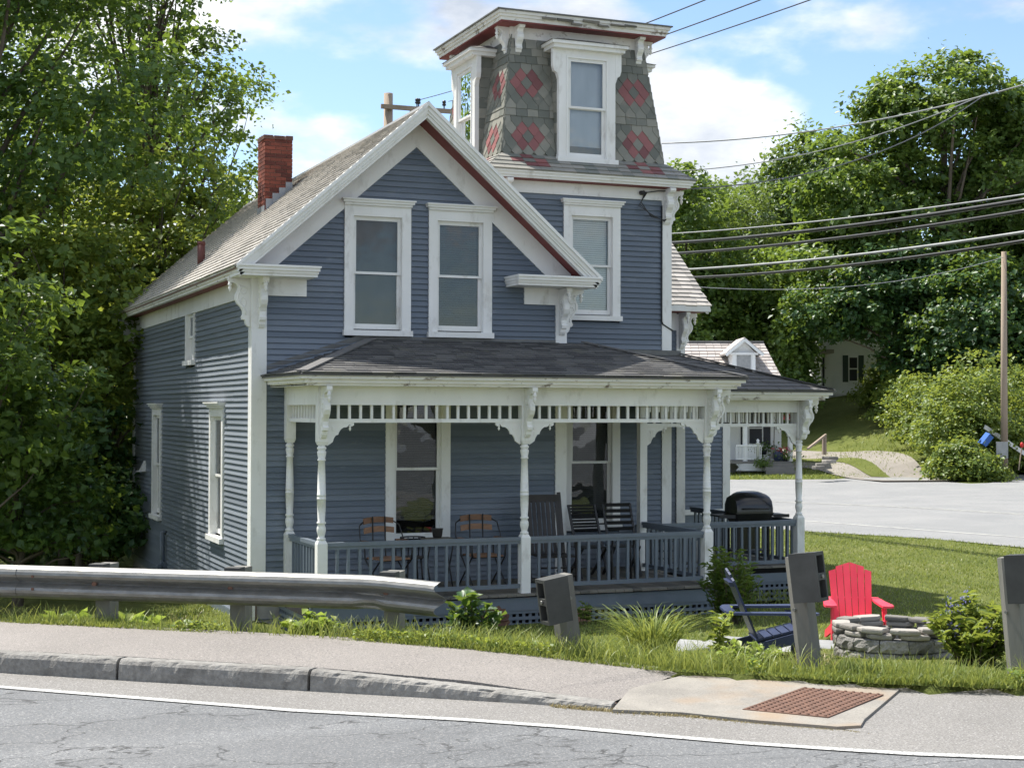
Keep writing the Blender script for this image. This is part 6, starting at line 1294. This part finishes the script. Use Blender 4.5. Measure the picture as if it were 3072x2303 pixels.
tree('young_maple', 'sunlit yellow green young maple left of the chimney', 'tree', -8.11, 35.0, [(0, 0, 8.4, 1.7, 1.7, 1.7), (-1., 0, 6.6, 1.9, 1.8, 1.7), (1.0, 0, 6.4, 1.7, 1.7, 1.7), (.2, 0, 5.0, 2.0, 1.8, 1.6)], 280, 44, .15, 'leaf_bright', .14, 104, LG, limbs=24, clr=.17)
tree('young_maple', 'sunlit yellow green young maple behind the side wall of the house', 'tree', -7.63, 42, [(0, 0, 8.6, 1.5, 1.5, 1.6), (-.8, 0, 7.2, 1.7, 1.6, 1.6), (.2, 0, 5.5, 2.2, 1.8, 1.9)], 195, 40, .15, 'leaf_bright', .13, 105, LG, limbs=20, clr=.17)
tree('young_maple', 'mid green young maple below the large maple', 'tree', -9.0, 31, [(0, 0, 6.2, 1.9, 1.8, 1.7), (-.9, 0, 4.6, 1.9, 1.8, 1.5), (1.0, 0, 4.4, 1.6, 1.5, 1.4)], 255, 44, .15, 'leaf_bright', .13, 106, LG, limbs=22, clr=.17)
tree('understory_tree', 'shaded small tree close beside the rear corner of the house', 'tree', -8.97, 34.5, [(0, 0, 4.4, 1.5, 1.4, 1.5), (-.5, 0, 2.9, 1.7, 1.5, 1.2), (.4, .3, 5.6, 1.2, 1.2, 1.2)], 155, 42, .15, 'leaf_mid', .12, 107, LG, limbs=24, clr=.17)
tree('understory_tree', 'dark small leafy tree at the left edge above the guardrail', 'tree', -8.18, 25.5, [(0, 0, 3.6, 1.3, 1.2, 1.3), (-.7, 0, 2.2, 1.3, 1.2, 1.1), (.5, 0, 1.7, 1.1, 1., .9)], 161, 42, .14, 'leaf_maple', .09, 108, LG, limbs=22, clr=.17)
tree('understory_tree', 'dark shrubby tree with hanging leaves behind the guardrail', 'tree', -8.45, 30, [(0, 0, 2.6, 1.3, 1.2, 1.2), (-.6, 0, 1.5, 1.4, 1.2, .9), (.6, 0, 1.3, 1.1, 1, .8)], 136, 42, .15, 'leaf_dark', .09, 109, LG, limbs=21, clr=.17)
tree('understory_tree', 'leafy sapling filling the lower left edge of the view', 'tree', -8.38, 24, [(0, 0, 5.2, 1.3, 1.2, 1.6), (0, 0, 3.4, 1.3, 1.2, 1.4)], 99, 42, .15, 'leaf_mid', .08, 110, LG, limbs=21, clr=.17)
BG = 'woodland behind the yard'
for i, (lat_, D, hh, rr, mt) in enumerate([(-15.53, 40, 17, 3.6, 'leaf_forest'), (-15.16, 46, 19, 3.8, 'leaf_forest'), (-15.1, 52, 20, 3.6, 'leaf_forest'), (-12.58, 48, 11, 3.0, 'leaf_dark'), (-12.86, 56, 11, 3.4, 'leaf_forest'), (-11.95, 38, 8, 2.6, 'leaf_dark'), (-11.88, 33, 9, 2.8, 'leaf_dark'), (-10.43, 43, 7, 2.4, 'leaf_dark'), (-11.55, 58, 9, 3.2, 'leaf_forest'), (-13.33, 32, 10, 3.0, 'leaf_maple')]):
    tree('woodland_tree', ['woodland tree at the far left behind the maple', 'tall woodland tree behind the large maple', 'tall woodland tree behind the young maples', 'dark woodland tree behind the rear corner of the house', 'distant woodland tree left of the chimney', 'dark low woodland tree behind the shaded saplings', 'dark woodland tree at the left edge', 'low woodland tree behind the side wall', 'distant woodland tree behind the chimney', 'woodland tree just outside the left edge'][i], 'tree', lat_, D, [(0, 0, hh*.72, rr*.85, rr*.85, hh*.28), (-rr*.3, 0, hh*.42, rr, rr, hh*.24), (rr*.3, 0, hh*.2, rr*.95, rr*.9, hh*.16)], 230, 40, .22, mt, .2, 120+i, BG, limbs=10)
RG = 'trees across the back road'
tree('maple_tree', 'huge spreading maple right of the tower, tallest in the view', 'tree', 26.72, 95, [(0.0, 0.0, 17.72, 5.33, 5.12, 3.86), (-5.12, 0.0, 13.67, 4.41, 4.27, 3.65), (5.12, 0.0, 14.18, 4.86, 4.64, 4.29), (-1.83, 0.0, 10.63, 5.79, 4.88, 3.65), (5.49, 0.0, 8.61, 5.1, 4.88, 3.43), (-6.34, 0.0, 9.11, 3.7, 3.66, 2.79), (1.71, 0.0, 19.75, 3.01, 2.93, 2.36), (-3.17, 0.0, 18.83, 2.32, 2.44, 1.94), (5.61, 0.0, 17.82, 2.78, 2.68, 2.36), (1.95, 0.0, 6.58, 4.17, 4.88, 2.79), (4.27, -1.22, 3.85, 4.06, 3.66, 2.58)], 820, 84, .36, 'leaf_mid', .6, 201, RG, limbs=44, clr=.17, shell=.3)
tree('maple_tree', 'dark round maple in front of the grey white farmhouse', 'tree', 23.68, 92, [(0, 0, 8.8, 4.0, 3.5, 3.2), (-2.6, 0, 6.6, 2.8, 3, 2.0), (2.5, 0, 4.6, 2.8, 3, 3.2), (-5.0, 0, 6.7, 2.4, 2.2, 1.9), (.2, 0, 3.5, 1.7, 2, 2.4)], 380, 56, .30, 'leaf_dark', .3, 202, RG, limbs=16)
tree('maple_tree', 'dark tree filling the gap above the shrub bank', 'tree', 27.24, 88, [(0, 0, 7.0, 4.4, 3.5, 4.2), (4, 0, 6.0, 3.6, 3, 4.2)], 330, 56, .30, 'leaf_dark', .3, 203, RG, limbs=10)
tree('oak_tree', 'dark green tree left of the huge maple beneath the pale wire', 'tree', 22.01, 112, [(0, 0, 16.5, 3.8, 3.4, 3.6), (-2.5, 0, 12.5, 3.6, 3.4, 3.4), (2.2, 0, 11.8, 3.8, 3.4, 3.6), (0, 0, 7.5, 4.6, 4, 3.6)], 420, 52, .36, 'leaf_forest', .4, 204, RG, limbs=14)
tree('willow_tree', 'pale soft leaved tree right of the tower roof', 'tree', 15.5, 105, [(0, 0, 12.6, 2.6, 2.4, 3.0), (-1.6, 0, 9.6, 2.6, 2.4, 2.8), (1.8, 0, 9.6, 2.6, 2.4, 2.8), (0, 0, 6.0, 3.6, 3, 3.0)], 330, 56, .30, 'leaf_willow', .3, 205, RG, limbs=10, aspect=.3, flat=.9)
tree('maple_tree', 'rounded green tree just right of the tower slates', 'tree', 11.16, 98, [(0, 0, 14.6, 2.8, 2.6, 3.0), (-1.5, 0, 11.0, 3.0, 2.8, 3.0), (2.0, 0, 10.5, 2.6, 2.6, 2.8), (.5, 0, 6.0, 3.8, 3, 3.6)], 360, 52, .32, 'leaf_mid', .3, 206, RG, limbs=12)
tree('maple_tree', 'green tree above the cottage roof', 'tree', 16.83, 100, [(0, 0, 8.2, 3.2, 2.8, 3.0), (-2.2, 0, 5.4, 3.2, 2.8, 2.6), (1.2, 0, 5.2, 1.8, 2.4, 2.4)], 320, 52, .32, 'leaf_mid', .3, 207, RG, limbs=10)
tree('maple_tree', 'green tree between the cottage and the farmhouse', 'tree', 17.53, 95, [(0, 0, 5.6, 1.2, 2, 2.4), (.0, 0, 2.8, 1.1, 1.6, 1.6)], 170, 50, .28, 'leaf_mid', .2, 208, RG, limbs=8)
for i, (lat_, D, hh, rr) in enumerate([(11.52, 125, 15, 5), (16.76, 132, 17, 5.5), (23.25, 140, 17, 6), (31.02, 145, 19, 6), (31.77, 130, 18, 5.5), (38.19, 120, 18, 6), (35.74, 100, 20, 6), (24.04, 128, 12, 5), (30.3, 88, 10, 4.5), (8.03, 140, 14, 6)]):
    tree('forest_tree', ['forest tree hidden mostly by the tower', 'forest tree behind the pale soft leaved tree', 'forest tree rising behind the cottage roof', 'forest tree behind the dark oak', 'forest tree behind the huge maple, left part', 'forest tree behind the huge maple, right part', 'tall forest tree at the right edge', 'forest tree low behind the cottage', 'forest tree behind the bare pole', 'forest tree behind the tower wall'][i], 'tree', lat_, D, [(0, 0, hh*.72, rr*.8, rr*.8, hh*.26), (-rr*.35, 0, hh*.42, rr*.9, rr*.8, hh*.26), (rr*.4, 0, hh*.2, rr, rr*.8, hh*.2)], 300, 44, .42, 'leaf_forest', .35, 220+i, 'forest on the hillside', limbs=6)
SG = 'shrubs on the bank by the drive'
for i, (lat_, D, hh, rr) in enumerate([(22.0, 77, 3.8, 2.0), (23.67, 77, 5.4, 2.4), (21.86, 74, 4.6, 2.0), (25.98, 80, 5.6, 2.6), (23.62, 75, 2.6, 1.3), (28.56, 84, 5.6, 2.6), (22.26, 81, 3.6, 1.9), (22.71, 85, 3.2, 1.8), (20.74, 71, 2.0, 1.2), (23.07, 90, 3.0, 1.7), (21.23, 70.3, 1.5, 1.0), (26.33, 80, 2.2, 1.4), (23.46, 96, 2.6, 1.6)]):
    tree('shrub', ['leafy shrub on the bank right of the drive', 'tallest bright shrub on the bank left of the bare pole', 'bright shrub at the front of the bank', 'tall shrub on the bank behind the bare pole', 'low shrub beside the tipped blue bin', 'shrub on the bank at the right edge', 'shrub halfway up the bank along the drive', 'shrub on the upper bank along the drive', 'small shrub at the foot of the bank', 'shrub near the top of the drive', 'smallest shrub at the corner of drive and road', 'low shrub at the foot of the bare pole', 'shrub at the top of the drive below the farmhouse'][i], 'shrub', lat_, D, [(0, 0, hh*.64, rr*.9, rr*.9, hh*.38), (-rr*.4, 0, hh*.35, rr*.9, rr*.8, hh*.32), (rr*.5, 0, hh*.3, rr*.8, rr*.8, hh*.28)], 150, 52, .19, 'leaf_shrub', .06, 240+i, SG, limbs=8, trunk_h=hh*.5, clr=.26)
